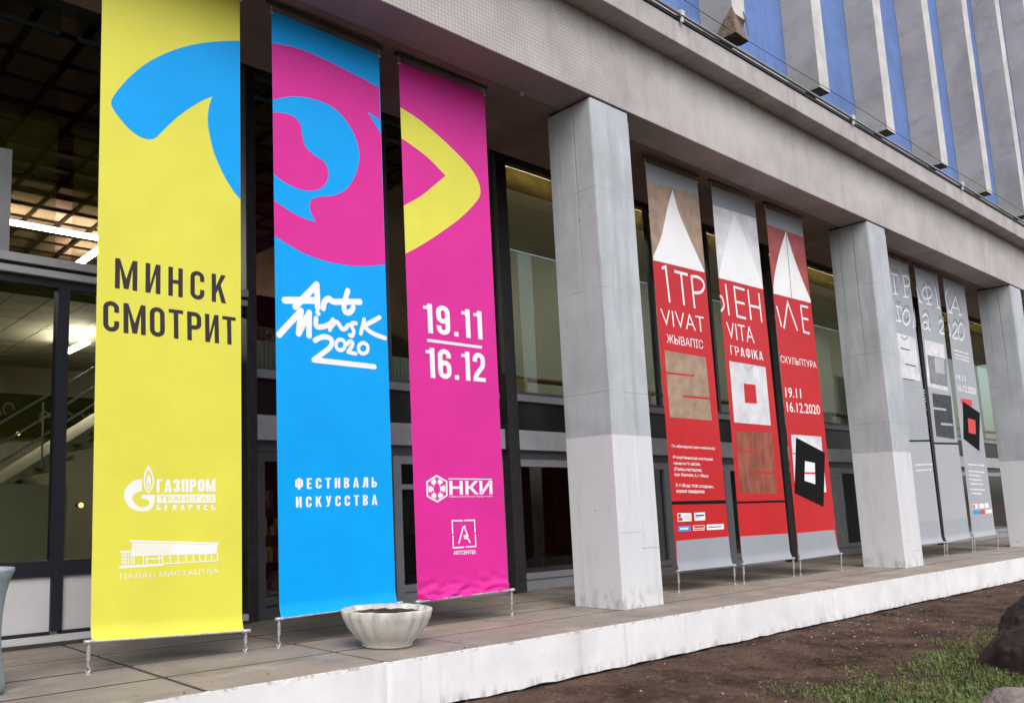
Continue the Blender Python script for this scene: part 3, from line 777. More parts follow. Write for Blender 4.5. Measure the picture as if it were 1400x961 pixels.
    if ch == '9': return w_, [], [([(h, .30)] + arc(w_ / 2, h + r, r, 180, 360, 10) + arc(w_ / 2, 1 - h - r, r, 0, 180, 10) + arc(w_ / 2, .40 + h + r - .02, r, 180, 350, 10), False)]
    if ch == '2': return w_, [bar(0, w_, 0, t * .85)], [([(h, .68)] + arc(w_ / 2, 1 - h - r, r, 180, 0, 10) + [(w_ - h, .62), (w_ - h - .03, .52), (h + .05, .24), (h - .005, .09)], False)]
    return .3, [], []

def banner(name, label, corners, m, group, crumple=0.0, shift=0.0):
    """corners: top-left, top-right, bottom-right, bottom-left on the banner plane (x, z)"""
    tl, tr, br, bl = [Vector(c) for c in corners]
    cx = (bl.x + br.x) / 2
    root = empty(name, (cx, YB, 0), label, 'banner', group)
    nx_, nz_ = 26, 90; V = []
    def dy(u, d):                                       # d: height above the hem
        y = 0
        if d < .13: y -= .032 * (1 - d / .13) ** 1.5
        if crumple:
            kf = max(0, 1 - d / .24)
            y += crumple * kf * (noise.noise(Vector((u * 9, d * 16, 3))) * 1.4 + .6 * noise.noise(Vector((u * 20 + d * 25, d * 8, 9))))
        return y
    for j in range(nz_ + 1):
        v = (j / nz_) ** 1.6
        for i in range(nx_ + 1):
            u = i / nx_; p = (bl.lerp(br, u)).lerp(tl.lerp(tr, u), v); d = p.y - bl.lerp(br, u).y
            V.append((p.x, YB + dy(u, d), p.y))
    F = [(j * (nx_ + 1) + i, j * (nx_ + 1) + i + 1, (j + 1) * (nx_ + 1) + i + 1, (j + 1) * (nx_ + 1) + i) for j in range(nz_) for i in range(nx_)]
    b = MB(); b.mesh(V, F, 0, True); cl = b.build('cloth', m, root)
    b = MB(); b.tube([(tl.x - .05, YB, tl.y + .09), (tr.x + .05, YB, tr.y + .09)], .024, 10); rod = b.build('top_rod', M['dark_steel'], root)
    b = MB()
    for p in (tl, tr):
        b.tube([(p.x, YB, p.y + .09), (p.x, YB, p.y - .02)], .006, 6); b.tube([(p.x, YB + .0, p.y + .1), (p.x, YB, 6.62)], .01, 6)
        b.tube([(p.x - .02, YB, p.y - .02), (p.x + .02, YB, p.y - .02)], .012, 6)
    b.build('hanger', M['steel'], rod)
    b = MB(); b.tube([(bl.x - .035, YB - .024, bl.y - .002), (br.x + .035, YB - .024, br.y - .002)], .010, 10); b.build('bottom_rod', M['steel'], root)
    for p, s in ((bl, -1), (br, 1)):
        b = MB(); x = p.x + s * .022; y = YB - .028; z = p.y
        b.tube([(x - .04, y, z), (x + .045, y, z)], .018, 8); b.tube([(x - .03, y, z + .006), (x - .005, y - .02, z)], .012, 6)
        b.tube([(x, y, z), (x, y, z - .04)], .011, 6)
        b.tube([(x, y + .002, z - .04), (x, y + .006, z * .45)], .017, 8)
        b.tube([(x, y + .006, z * .45), (x, y + .012, .065)], .010, 6)
        hk = [(x + .018 * math.sin(R(a)), y + .014, .042 + .026 * math.cos(R(a))) for a in range(0, 300, 30)]
        b.tube(hk, .009, 6)
        b.tube([(x, y + .014, .022), (x, y + .014, .0)], .012, 6); b.box(x - .025, x + .025, y - .01, y + .04, .0, .006)
        b.build('tie', M['steel'], root)
    return root, cl, (tl, tr, br, bl)
def clampx(pts, q):
    tl, tr, br, bl = q; out = []
    for x, z in pts:
        v = (z - bl.y) / (tl.y - bl.y); lo = bl.x + (tl.x - bl.x) * v + .0008; hi = br.x + (tr.x - br.x) * v - .0008
        out.append((min(max(x, lo), hi), z))
    return out
Y0 = YB - .0005
BW = 'tall banners hung between the pillars'

# ---- yellow
root, cl, q = banner('hanging_banner', 'tall yellow banner reading МИНСК СМОТРИТ with a blue half eye', [(2.585, 6.48), (4.022, 6.48), at(331, 862), at(123.5, 876)], M['yellow'], BW)
a = Art(Y0); c1 = crop(0, 0, 3.003)
top = spline(c1((480, 375), (540, 310), (620, 250), (720, 205), (820, 180), (920, 170), (990, 169)))
rt = spline(c1((990, 822), (960, 788), (920, 722), (880, 632), (858, 542), (853, 480), (860, 432), (872, 397)))
lf = spline(c1((872, 397), (820, 420), (750, 465), (700, 508), (662, 545), (640, 566), (615, 573), (575, 563), (530, 530), (490, 485), (463, 445), (457, 415), (480, 375)))
a.poly(clampx(top + rt + lf[1:-1], q), 0); a.build('printed_eye', [M['blue']], cl)
a = Art(Y0); a.auto = True
a.block('МИНСК', at(157.5, 352.6), at(308.6, 377.0), at(156.9, 394.0), t=.145, gap=.245)
a.block('СМОТРИТ', at(141.0, 410.4), at(322.0, 434.2), at(141.0, 452.2), t=.145, gap=.125)
a.build('lettering', [M['ink']], cl)
a = Art(Y0); c4 = crop(150, 620, 5.339)
outer = spline(c4((235, 185), (190, 192), (140, 225), (108, 275), (108, 330), (140, 385), (190, 413), (240, 420), (290, 410), (322, 372), (332, 300)))
innr = c4((232, 300), (232, 330), (268, 333)) + spline(c4((268, 333), (285, 345), (285, 372), (255, 390), (215, 388), (180, 360), (165, 330), (175, 300), (205, 282), (235, 272)))
a.poly(outer + innr)
fo = spline(c4((282, 82), (252, 150), (246, 210), (258, 258), (282, 292))) + spline(c4((282, 292), (310, 255), (324, 205), (312, 145), (282, 82)))[1:-1]
fi = spline(c4((282, 112), (262, 165), (257, 215), (268, 255), (281, 275))) + spline(c4((281, 275), (300, 250), (313, 205), (303, 155), (282, 112)))[1:-1]
a.poly(fo, 0, [fi[::-1]])
a.poly(spline(c4((284, 145), (268, 195), (270, 240), (281, 262))) + spline(c4((281, 262), (297, 235), (300, 190), (284, 145)))[1:-1])
a.poly(c4((283, 200), (276, 225), (282, 250), (289, 225)), 1)
a.block('ГАЗПРОМ', *c4((342, 188), (770, 186), (342, 284)), m=0, t=.185, gap=.09)
a.poly(c4((343, 298), (770, 298), (770, 360), (343, 360)))
a.text('ТРАНСГАЗ', *c4((358, 309), (756, 309), (358, 349)), m=1, bold=.02)
a.block('БЕЛАРУСЬ', *c4((342, 370), (770, 374), (342, 414)), t=.17, gap=.42)
a.build('sponsor_emblem', [M['white'], M['yellow']], cl)
a = Art(Y0)
a.stroke(c4((145, 636), (795, 655)), .016); 
a.poly(c4((165, 650), (785, 665), (780, 725), (155, 742)))
for i in range(26): a.stroke(c4((178 + i * 10 * (1 + i * .004), 665), (176 + i * 10 * (1 + i * .004), 736)), .0025, 1)
a.poly(c4((78, 708), (150, 708), (152, 722), (78, 722))); a.poly(c4((68, 818), (392, 800), (394, 817), (72, 838)))
for y in (745, 770, 795): a.stroke(c4((85, y), (165, y - 4)), .005)
for x in (90, 105, 120, 140, 160): a.stroke(c4((x, 722), (x - 2, 820)), .007)
a.stroke(c4((160, 745), (785, 728)), .007); a.stroke(c4((395, 803), (795, 780)), .009)
for x in (175, 245, 268, 360, 385, 440, 497, 555, 608, 655, 698, 740, 785): a.stroke(c4((x, 742 - (x - 160) * .022), (x + 3, 806 - (x - 160) * .036)), .010)
a.stroke(c4((268, 768), (385, 764)), .012)
a.text('ПАЛАЦ МАСТАЦТВА', *c4((75, 876), (792, 838), (75, 924)), bold=-.008)
a.build('palace_emblem', [M['white'], M['yellow']], cl)

# ---- blue
root, cl, q = banner('hanging_banner', 'tall cyan blue banner reading Art Minsk 2020 with a pink eye and blue pupil', [at(371, 15), at(518, 75), at(541, 824), at(382, 845)], M['blue'], BW)
a = Art(Y0); c4 = crop(330, 0, 3.003); c5 = crop(330, 300, 3.003)
up = spline(c4((118, 176), (230, 200), (330, 240), (430, 290), (500, 325), (566, 363)))
lo = spline(c5((600, 183), (510, 192), (430, 187), (350, 172), (270, 145), (200, 108), (133, 66)))
a.poly(clampx(up + lo, q), 0)
pup = spline(c4((126, 412), (180, 400), (240, 398), (310, 412), (380, 445), (440, 510), (476, 590), (483, 660), (465, 725), (430, 778), (380, 803), (320, 809), (290, 817))) \
    + spline(c4((290, 817), (280, 840), (285, 870), (305, 912))) + spline(c4((305, 912), (250, 895), (200, 868), (160, 842), (126, 818)))[1:] \
    + spline(c4((126, 706), (150, 730), (200, 762), (250, 780), (300, 783), (340, 763), (357, 718), (343, 670), (300, 638), (265, 605), (250, 560), (243, 515), (215, 480), (170, 465), (126, 463)))
a.poly(clampx(pup, q), 1)
a.poly(clampx(c4((517, 460), (545, 476), (575, 497), (575, 550), (548, 510)), q), 1)
a.build('printed_eye', [M['magenta'], M['blue']], cl)
a = Art(Y0); h = crop(370, 370, 6.865); W1, W2 = .072, .044
def hs_(pts, wd, sm=True): 
    P = h(*pts); a.stroke(spline(P, 6) if sm else P, wd, 0, False, True)
hs_([(232, 338), (432, 132)], W1); hs_([(432, 132), (442, 345)], W1); hs_([(132, 278), (432, 280)], W1)
hs_([(494, 352), (505, 295), (545, 265), (590, 292), (690, 292), (838, 294)], W1 * .93)
hs_([(724, 190), (700, 270), (688, 340), (700, 385), (735, 393), (762, 372), (775, 345)], W1 * .9)
hs_([(80, 600), (285, 378)], W1 * .95); hs_([(285, 378), (262, 590)], W1 * .95); hs_([(262, 590), (362, 395)], W1 * .95); hs_([(362, 395), (360, 608)], W1 * .95)
hs_([(436, 392), (448, 404)], W1 * .72)
hs_([(426, 450), (424, 505), (440, 528), (500, 525), (565, 495), (584, 465)], W1 * .8)
hs_([(584, 465), (555, 555)], W1 * .68); hs_([(556, 540), (612, 482), (645, 512), (668, 545), (700, 545), (725, 512)], W1 * .7)
hs_([(800, 495), (760, 497), (762, 530), (780, 570), (765, 612), (742, 606)], W1 * .66)
hs_([(877, 460), (845, 590)], W1 * .7); hs_([(1022, 440), (870, 522)], W1 * .72); hs_([(870, 522), (960, 590), (1072, 634)], W1 * .72)
hs_([(416, 655), (470, 627), (530, 625), (572, 655), (560, 715), (490, 775), (405, 838)], W1 * .8); hs_([(405, 838), (974, 902)], W1 * .8)
def ring_(cx, cy, rx, ry, wd):
    P = h(*[(cx + rx * math.cos(2 * math.pi * i / 24), cy + ry * math.sin(2 * math.pi * i / 24)) for i in range(24)]); a.stroke(P, wd, 0, True)
ring_(655, 697, 43, 50, W2); ring_(868, 729, 45, 50, W2)
hs_([(722, 690), (738, 664), (766, 672), (764, 705), (724, 764)], W2); hs_([(724, 764), (798, 780)], W2)
a.build('handwritten_title', [M['white']], cl)
a = Art(Y0); a.auto = True; g5 = crop(380, 640, 6.407)
a.block('ФЕСТИВАЛЬ', *g5((153, 89), (865, 78), (153, 182)), t=.17, gap=.32)
a.block('ИСКУССТВА', *g5((157, 249), (868, 231), (157, 344)), t=.17, gap=.345)
a.build('lettering', [M['white']], cl)

# ---- magenta
root, cl, q = banner('hanging_banner', 'tall magenta banner dated 19.11 and 16.12 with a yellow eye corner', [at(545, 85), at(662, 128), at(695, 806), at(571, 822)], M['magenta'], BW, crumple=.055)
a = Art(Y0); c4 = crop(330, 0, 3.003)
ye = spline(c4((640, 434), (720, 485), (800, 550), (880, 625), (940, 690), (972, 745), (981, 792), (965, 828), (900, 895), (800, 968), (720, 1018), (665, 1046))) \
   + spline(c4((655, 851), (740, 803), (838, 722))) + spline(c4((838, 722), (770, 652), (700, 598), (645, 560)))[1:]
a.poly(clampx(ye, q), 0); a.build('printed_eye', [M['yellow']], cl)
a = Art(Y0); a.auto = True; g6 = crop(570, 400, 6.864)
a.block('19.11', *g6((55, 95), (604, 178), (66, 374)), t=.16, gap=.13)
a.mark('printed_bar'); a.poly(g6((95, 433), (609, 501), (610, 527), (95, 460)))
a.block('16.12', *g6((80, 512), (634, 572), (90, 795)), t=.16, gap=.115)
a.build('lettering', [M['white']], cl)
a = Art(Y0); g7 = crop(560, 630, 6.407)
hexo = g7((235, 120), (330, 175), (332, 305), (242, 364), (150, 312), (145, 180)); hc = Vector(g7((239, 243))[0])
a.poly(hexo)
a.poly([tuple(hc + (Vector(p) - hc) * .86) for p in hexo], 1); a.poly([tuple(hc + (Vector(p) - hc) * .80) for p in hexo], 0)
a.poly(ellipse(hc, .052, .062, 20), 1)
for p in g7((239, 140), (318, 182), (320, 300), (242, 345), (162, 305), (160, 190)):
    p = Vector(p); d = p - hc; a.stroke([tuple(hc + d * .38), tuple(hc + d * .98)], .026, 1)
    e = Vector((-d.y, d.x)).normalized() * .038; a.poly([tuple(hc + d * .72 + e), tuple(p), tuple(hc + d * .72 - e)], 1)
a.text('НКИ', *g7((346, 173), (722, 172), (349, 297)), bold=.025)
a.stroke(g7((340, 156), (718, 160)), .011)
a.text('НОВЫЕ КУЛЬТУРНЫЕ ИНИЦИАТИВЫ', *g7((346, 307), (726, 304), (346, 320)), bold=.02)
for p in (((372, 522), (466, 522)), ((478, 520), (568, 518)), ((568, 514), (573, 628)), ((575, 640), (580, 752)), ((576, 747), (490, 752)), ((476, 754), (383, 760)), ((382, 764), (379, 652)), ((377, 640), (372, 518))): a.stroke(g7(*p), .016)
a.stroke(g7((430, 722), (468, 580), (482, 572), (488, 600), (508, 655), (472, 656)), .020); a.stroke(g7((476, 676), (508, 674), (530, 716)), .020)
a.text('ARTCENTER', *g7((382, 785), (580, 777), (384, 821)), bold=.02)
a.build('sponsor_emblem', [M['white'], M['magenta']], cl)

# ---- the three red triennale banners
T = crop(860, 200, 3.203); Bt = crop(860, 480, 2.827); sm8 = crop(890, 580, 8.74); lg = crop(880, 590, 5.06)
mats_r = [M['grey'], M['kraft'], M['crumple'], M['rustred'], M['white'], M['rust'], M['blackink'], M['red'], M['palegrey'], M['blue'], M['ink']]
root, cl, q = banner('hanging_banner', 'red and grey banner reading VIVAT with a brown paper square and small logos', [at(882, 222), at(953, 248), at(1000, 772.5), at(925.8, 780)], M['red'], BW)
a = Art(Y0)
a.mark('printed_header'); a.poly([tuple(q[0]), tuple(q[1])] + clampx(T((310, 220), (60, 145)), q), 0)
a.mark('printed_paper'); a.poly(clampx(T((60, 145), (310, 219), (340, 556), (60, 488)), q), 1)
a.mark('printed_peak'); a.poly(T((190, 190)) + spline(T((190, 190), (218, 290), (262, 395), (329, 545)))[1:] + T((329, 552), (106, 498)) + spline(T((107, 480), (138, 405), (157, 325), (172, 255), (190, 190)))[:-1], 4)
a.mark('printed_square'); a.poly([at(908.4, 478.8), at(964.6, 488.8), at(973.2, 574.8), at(915.9, 570.2)], 1)
a.poly(Bt((143, 80), (253, 92), (253, 99), (144, 88)), 7); a.poly(Bt((207, 170), (316, 180), (317, 188), (208, 178)), 7)
a.mark('printed_line'); a.poly(clampx(Bt((150, 580), (390, 575), (390, 588), (150, 593)), q), 6)
a.build('printed_artwork', mats_r, cl)
b = MB()                                               # grey foot of the banner follows the hem
def grey_foot(q, ztop_px, owner):
    tl, tr, br, bl = q; n = 14; b = MB(); V = []
    for j in range(n + 1):
        for i in range(13):
            u = i / 12; x0 = bl.lerp(br, u); x1v = Vector(ztop_px[0]).lerp(Vector(ztop_px[1]), u); p = x0.lerp(x1v, j / n); d = p.y - x0.y
            y = -.032 * (1 - d / .13) ** 1.5 if d < .13 else 0
            V.append((p.x, YB + y - .0022, p.y))
    b.mesh(V, [(j * 13 + i, j * 13 + i + 1, (j + 1) * 13 + i + 1, (j + 1) * 13 + i) for j in range(n) for i in range(12)], 0, True)
    b.build('grey_foot', M['grey'], owner)
grey_foot(q, (at(924.5, 739.2), at(996, 733)), cl)
a = Art(Y0 - .0012); a.auto = True
for pts in (((143, 534), (160, 528), (178, 684)),): a.stroke(T(*pts), .045)
a.mark('lettering'); a.stroke(T((198, 548), (257, 563)), .045); a.stroke(T((227, 556), (241, 696)), .048)
a.mark('lettering'); a.stroke(T((272, 566), (287, 709)), .045); a.stroke(spline(T((272, 570), (300, 573), (322, 590), (328, 615), (318, 636), (300, 642), (278, 640))), .045)
a.text('VIVAT', *T((136, 710), (326, 748), (143, 782)), bold=-.012)
a.text('ЖЫВАПІС', *T((163, 821), (322, 850), (166, 861)), bold=.0)
for body, tl_, tr_, bl_ in (('ГА «Беларускі саюз мастакоў»', (248, 238), (765, 270), (249, 282)), ('Рэспубліканская мастацкая', (262, 370), (735, 398), (264, 416)), ('галерэя ГА «БСМ»', (270, 443), (588, 460), (272, 488)),
        ('(Палац мастацтва)', (275, 510), (602, 528), (277, 560)), ('вул. Казлова, 3, г. Мінск', (280, 576), (686, 598), (282, 622)), ('З 11.00 да 19.00 штодзень,', (292, 703), (750, 724), (294, 750)), ('акрамя панядзелка', (300, 780), (636, 790), (302, 824))):
    a.text(body, *sm8(tl_, tr_, bl_), bold=.022)
a.build('lettering', [M['white']], cl)
def logos(c, boxes, owner, q):
    a = Art(Y0 - .0012)
    for k, (pts, m, marks) in enumerate(boxes):
        a.poly(c(*pts), m)
        P = [Vector(p) for p in c(*pts)]
        for (u0, v0, u1, v1, mm) in marks:
            g = lambda u, v: tuple(P[0].lerp(P[1], u).lerp(P[3].lerp(P[2], u), v))
            a.poly([g(u0, v0), g(u1, v0), g(u1, v1), g(u0, v1)], mm)
    a.build('sponsor_logos', mats_r, owner)
logos(lg, [(((232, 562), (328, 562), (332, 618), (235, 622)), 4, [(.05, .10, .25, .5, 7), (.05, .55, .35, .9, 7), (.45, .30, .95, .38, 8), (.45, .5, .9, .58, 8), (.45, .68, .95, .76, 8)]),
           (((347, 560), (422, 556), (426, 612), (352, 616)), 4, [(.12, .28, .9, .46, 10), (.05, .55, .5, .62, 9)]),
           (((238, 655), (322, 650), (325, 686), (240, 690)), 9, [(.15, .3, .8, .65, 4)]),
           (((340, 648), (420, 645), (420, 680), (342, 684)), 4, [(.08, .1, .95, .5, 7), (.05, .65, .95, .85, 7)]),
           (((435, 642), (552, 636), (555, 674), (437, 680)), 4, [(.1, .4, .85, .58, 10)])], cl, q)

root, cl, q = banner('hanging_banner', 'red and grey banner reading VITA with a white paper zero and rusty square', [at(972, 254), at(1031, 274), at(1081, 763), at(1014.6, 770.8)], M['red'], BW)
a = Art(Y0)
a.mark('printed_header'); a.poly([tuple(q[0]), tuple(q[1])] + clampx(T((560, 318), (340, 248)), q), 0)
a.mark('printed_paper'); a.poly(clampx(T((340, 248), (560, 318), (600, 630), (340, 562)), q), 2)
a.mark('printed_peak'); a.poly(T((460, 298)) + spline(T((460, 298), (485, 350), (520, 430), (583, 606)))[1:] + T((583, 625), (395, 575)) + spline(T((398, 540), (418, 450), (440, 365), (460, 298)))[:-1], 4)
a.mark('printed_square'); a.poly(Bt((387, 38), (527, 62), (548, 287), (407, 275)), 2); a.poly(Bt((443, 125), (488, 130), (495, 203), (448, 200)), 7)
a.stroke(Bt((445, 60), (462, 77), (480, 56)), .03, 8)
a.mark('printed_square'); a.poly(Bt((412, 310), (552, 315), (573, 550), (430, 548)), 5); a.poly(Bt((417, 384), (508, 385), (508, 391), (418, 391)), 7); a.poly(Bt((480, 465), (566, 466), (567, 474), (481, 473)), 7)
a.mark('printed_line'); a.poly(clampx(Bt((400, 581), (610, 575), (610, 583), (400, 589)), q), 6)
a.build('printed_artwork', mats_r, cl)
grey_foot(q, (at(1012, 733), at(1077, 729)), cl)
a = Art(Y0 - .0012); a.auto = True
a.stroke(clampx(spline(T((390, 652), (405, 660), (414, 685), (414, 705), (402, 724))), q), .04)
a.stroke(T((422, 603), (438, 740)), .045); a.stroke(T((459, 612), (474, 748)), .045)
for p in (((457, 615), (505, 629)), ((463, 680), (506, 690)), ((472, 744), (512, 754))): a.stroke(T(*p), .04)
a.stroke(T((520, 628), (534, 760)), .045); a.stroke(T((567, 644), (581, 772)), .045); a.stroke(T((526, 697), (575, 708)), .042)
a.text('VITA', *T((424, 768), (542, 792), (432, 842)), bold=-.01); a.block('ГРАФІКА', *T((441, 871), (583, 900), (446, 912)), t=.10, gap=.17)
a.build('lettering', [M['white']], cl)

root, cl, q = banner('hanging_banner', 'red and grey banner reading СКУЛЬПТУРА with a black tilted square at its foot', [at(1046, 284.5), at(1096, 301.5), at(1146.5, 756.6), at(1092, 764)], M['red'], BW)
a = Art(Y0)
a.mark('printed_header'); a.poly([tuple(q[0]), tuple(q[1])] + clampx(T((770, 402), (580, 333)), q), 0)
a.mark('printed_paper'); a.poly(clampx(T((580, 333), (780, 405), (810, 690), (580, 630)), q), 3)
a.mark('printed_peak'); a.poly(T((687, 372)) + spline(T((687, 372), (720, 480), (757, 580), (796, 676)))[1:] + T((796, 686), (633, 645)) + spline(T((632, 612), (640, 550), (660, 460), (687, 372)))[:-1], 4)
a.stroke(T((688, 385), (712, 664)), .018, 10)
a.mark('printed_square'); a.poly(Bt((626, 322), (742, 330), (763, 545), (642, 535)), 2); a.stroke(Bt((630, 395), (652, 396)), .02, 7); 
a.mark('printed_tilted_square'); a.poly(Bt((645, 333), (757, 392), (752, 602), (639, 548)), 6)
a.poly(Bt((680, 424), (718, 432), (720, 514), (678, 500)), 4); a.poly(Bt((678, 467), (720, 468), (720, 475), (678, 474)), 7)
a.build('printed_artwork', mats_r, cl)
grey_foot(q, (at(1089.5, 728.5), at(1140.5, 724)), cl)
a = Art(Y0 - .0012); a.auto = True
a.stroke(T((646, 700), (668, 790)), .045); a.stroke(T((678, 798), (694, 683), (738, 808)), .045)
a.stroke(T((751, 698), (765, 815)), .045)
for p in (((750, 698), (784, 706)), ((757, 752), (785, 759)), ((763, 812), (791, 820))): a.stroke(T(*p), .04)
a.text('СКУЛЬПТУРА', *Bt((584, 16), (722, 40), (587, 44))); a.text('19.11', *Bt((602, 139), (663, 145), (605, 178)), bold=.01); a.text('16.12.2020', *Bt((607, 195), (735, 208), (611, 234)), bold=.01)
a.build('lettering', [M['white']], cl)

# ---- the three grey graphics banners
S = crop(1220, 340, 5.34); S2 = crop(1230, 500, 3.693)
mats_g = [M['white'], M['crumple'], M['darkprint'], M['fadegrey'], M['palegrey'], M['speckle'], M['redink'], M['blackink'], M['ink'], M['blue']]
def serif(a, p, dx, m=0): a.stroke(S((p[0] - dx, p[1] - 2), (p[0] + dx, p[1] + 4)), .035, m)
def letters(a, fn):
    for dx, dz, m in ((.05, .11, 1), (0, 0, 0)):
        base = len(a.v); fn(a, m); a.v[base:] = [(x + dx, y, z + dz) for x, y, z in a.v[base:]]
def small(a, c, rows, m=0):
    rr = random.Random(8)
    for (x0, y0, x1, y1) in rows:
        x = 0
        while x < 1:
            e = min(1, x + rr.uniform(.05, .18)); a.stroke(c((x0 + (x1 - x0) * x, y0 + (y1 - y0) * x), (x0 + (x1 - x0) * e, y0 + (y1 - y0) * e)), .030, m); x = e + .035
root, cl, q = banner('hanging_banner', 'grey banner just right of the second pillar with white crumpled paper and speckled foot', [(19.62, 6.52), at(1241, 362), at(1288, 741), (19.56, .31)], M['palevinyl'], BW)
a = Art(Y0)
a.mark('printed_paper'); a.poly(clampx([at(1215, 452), at(1251, 462), at(1258.4, 521), at(1225, 515)], q), 1)
a.stroke(S((62, 640), (88, 665), (112, 645)), .03, 3); a.stroke(S((60, 725), (128, 742)), .025, 8); a.stroke(S((92, 840), (172, 860)), .025, 8); a.stroke(S((80, 950), (160, 960)), .02, 8)
a.mark('printed_line'); a.poly(clampx(S2((40, 375), (170, 375), (170, 384), (40, 383)), q), 7)
a.mark('printed_speckle'); a.poly(clampx(S2((40, 395), (180, 390), (215, 780), (40, 790)), q), 5)
a.mark('lettering'); small(a, S2, [(35, 125 + i * 14, 128 + i * 1.2, 123 + i * 14) for i in range(15)], 4); small(a, S2, [(78, 500, 165, 497), (80, 528, 160, 524)])
a.build('printed_artwork', mats_g, cl)
a = Art(Y0 - .0012)
def f(a, m):
    a.stroke(S((8, 200), (24, 330)), .055, m); serif(a, (22, 330), 18, m); a.stroke(S((-10, 182), (40, 197), (46, 240)), .04, m)
    a.stroke(S((80, 205), (96, 352)), .055, m); serif(a, (98, 353), 20, m); a.stroke(spline(S((72, 200), (105, 205), (124, 235), (119, 272), (90, 275))), .042, m)
    a.stroke(S((36, 422), (50, 525)), .05, m); serif(a, (48, 527), 20, m); a.stroke(S((22, 418), (62, 428), (66, 458)), .035, m)
    a.stroke(S(*[(102 + 26 * math.cos(t * .35), 502 + 54 * math.sin(t * .35)) for t in range(18)]), .045, m, True)
    a.stroke(clampx(S((152, 585), (172, 478), (180, 575)), q), .04, m)
letters(a, f); a.build('lettering', [M['white'], M['fadegrey']], cl)

root, cl, q = banner('hanging_banner', 'grey banner with two charcoal squares between two other grey banners', [at(1250, 365), at(1281, 376.5), at(1326, 734.6), at(1292.5, 741)], M['palevinyl'], BW)
a = Art(Y0)
a.mark('printed_paper'); a.poly(clampx(S((235, 664), (375, 700), (410, 1040), (235, 1000)), q), 1)
a.mark('printed_square'); a.poly([at(1267.8, 485), at(1294, 491), at(1295.8, 529), at(1272, 523.8)], 3); a.poly([at(1277.5, 488), at(1290, 491), at(1291.5, 512), at(1279, 509)], 4)
a.mark('printed_square'); a.poly(S2((163, 138), (258, 152), (278, 370), (185, 356)), 2); a.stroke(S2((168, 213), (235, 222)), .05, 4); a.stroke(S2((208, 293), (268, 298)), .05, 4)
a.mark('printed_line'); a.poly(clampx(S2((170, 386), (310, 390), (310, 399), (170, 395)), q), 7)
a.mark('printed_speckle'); a.poly(clampx(S2((180, 402), (320, 400), (370, 770), (200, 780)), q), 5)
a.build('printed_artwork', mats_g, cl)
a = Art(Y0 - .0012)
def f(a, m):
    a.stroke(clampx(S((168, 280), (178, 300), (202, 388)), q), .05, m); serif(a, (205, 388), 12, m)
    a.stroke(S((240, 248), (267, 404)), .05, m); serif(a, (268, 405), 22, m); a.stroke(S(*[(252 + 36 * math.cos(t * .35), 325 + 44 * math.sin(t * .35)) for t in range(18)]), .042, m, True)
    a.stroke(S((313, 282), (335, 432)), .055, m); a.stroke(clampx(S((325, 428), (350, 437)), q), .035, m)
    a.stroke(spline(S((222, 500), (240, 480), (258, 500), (262, 560), (266, 590), (278, 592))), .042, m); a.stroke(S(*[(240 + 20 * math.cos(t * .42), 562 + 26 * math.sin(t * .42)) for t in range(15)]), .036, m, True)
    a.stroke(clampx(spline(S((337, 550), (350, 525), (370, 540), (368, 572), (345, 612), (383, 622))), q), .042, m)
letters(a, f); a.build('lettering', [M['white'], M['fadegrey']], cl)

root, cl, q = banner('hanging_banner', 'grey banner with a tilted black square around a red one, near the farthest pillar', [at(1289, 379.5), at(1318, 391), at(1361, 730), at(1330, 734.6)], M['palevinyl'], BW)
a = Art(Y0)
a.mark('printed_square'); a.poly(clampx(S2((305, 165), (363, 172), (366, 205), (318, 215)), q), 6); a.mark('printed_tilted_square'); a.poly(clampx(S2((318, 178), (405, 238), (403, 432), (322, 368)), q), 7); a.poly(S2((344, 264), (382, 275), (385, 346), (349, 338)), 6)
a.mark('lettering'); small(a, S2, [(343, 497, 425, 503), (348, 530, 428, 538), (350, 550, 410, 556), (352, 572, 412, 577), (356, 594, 420, 598), (358, 622, 432, 626), (362, 642, 415, 646)])
small(a, S, [(448, 738, 556, 770), (455, 770, 560, 800), (460, 795, 566, 825)])
a.text('19.11', *S2((284, 42), (330, 52), (288, 70)), bold=.015); a.text('16.12.2020', *S2((291, 92), (382, 113), (295, 126)), bold=.015)
a.mark('sponsor_logos')
for p, m in ((((367, 698), (393, 696), (395, 720), (370, 722)), 0), (((400, 696), (424, 694), (426, 718), (403, 720)), 0), (((428, 693), (447, 691), (450, 716), (430, 718)), 0), (((372, 730), (398, 728), (400, 748), (374, 750)), 9), (((402, 728), (428, 726), (430, 746), (404, 748)), 6), (((432, 727), (464, 722), (466, 742), (434, 746)), 0)): a.poly(S2(*p), m)
a.poly(S2((370, 702), (379, 701), (381, 719), (373, 720)), 6)
a.build('printed_artwork', mats_g, cl)
a = Art(Y0 - .0012)
def f(a, m):
    a.stroke(clampx(S((378, 345), (400, 296)), q), .045, m); a.stroke(clampx(S((378, 350), (415, 460)), q), .05, m); serif(a, (415, 462), 10, m)
    a.stroke(S((425, 468), (460, 350), (496, 480)), .05, m); a.stroke(S((440, 428), (482, 440)), .036, m); serif(a, (428, 470), 13, m); serif(a, (495, 484), 14, m)
    a.stroke(clampx(spline(S((405, 550), (420, 575), (422, 620), (410, 640))), q), .04, m)
    a.stroke(spline(S((440, 572), (452, 545), (470, 565), (465, 602), (440, 647), (480, 657))), .042, m)
    a.stroke(S(*[(502 + 22 * math.cos(t * .35), 608 + 60 * math.sin(t * .35)) for t in range(18)]), .042, m, True)
letters(a, f); a.build('lettering', [M['white'], M['fadegrey']], cl)

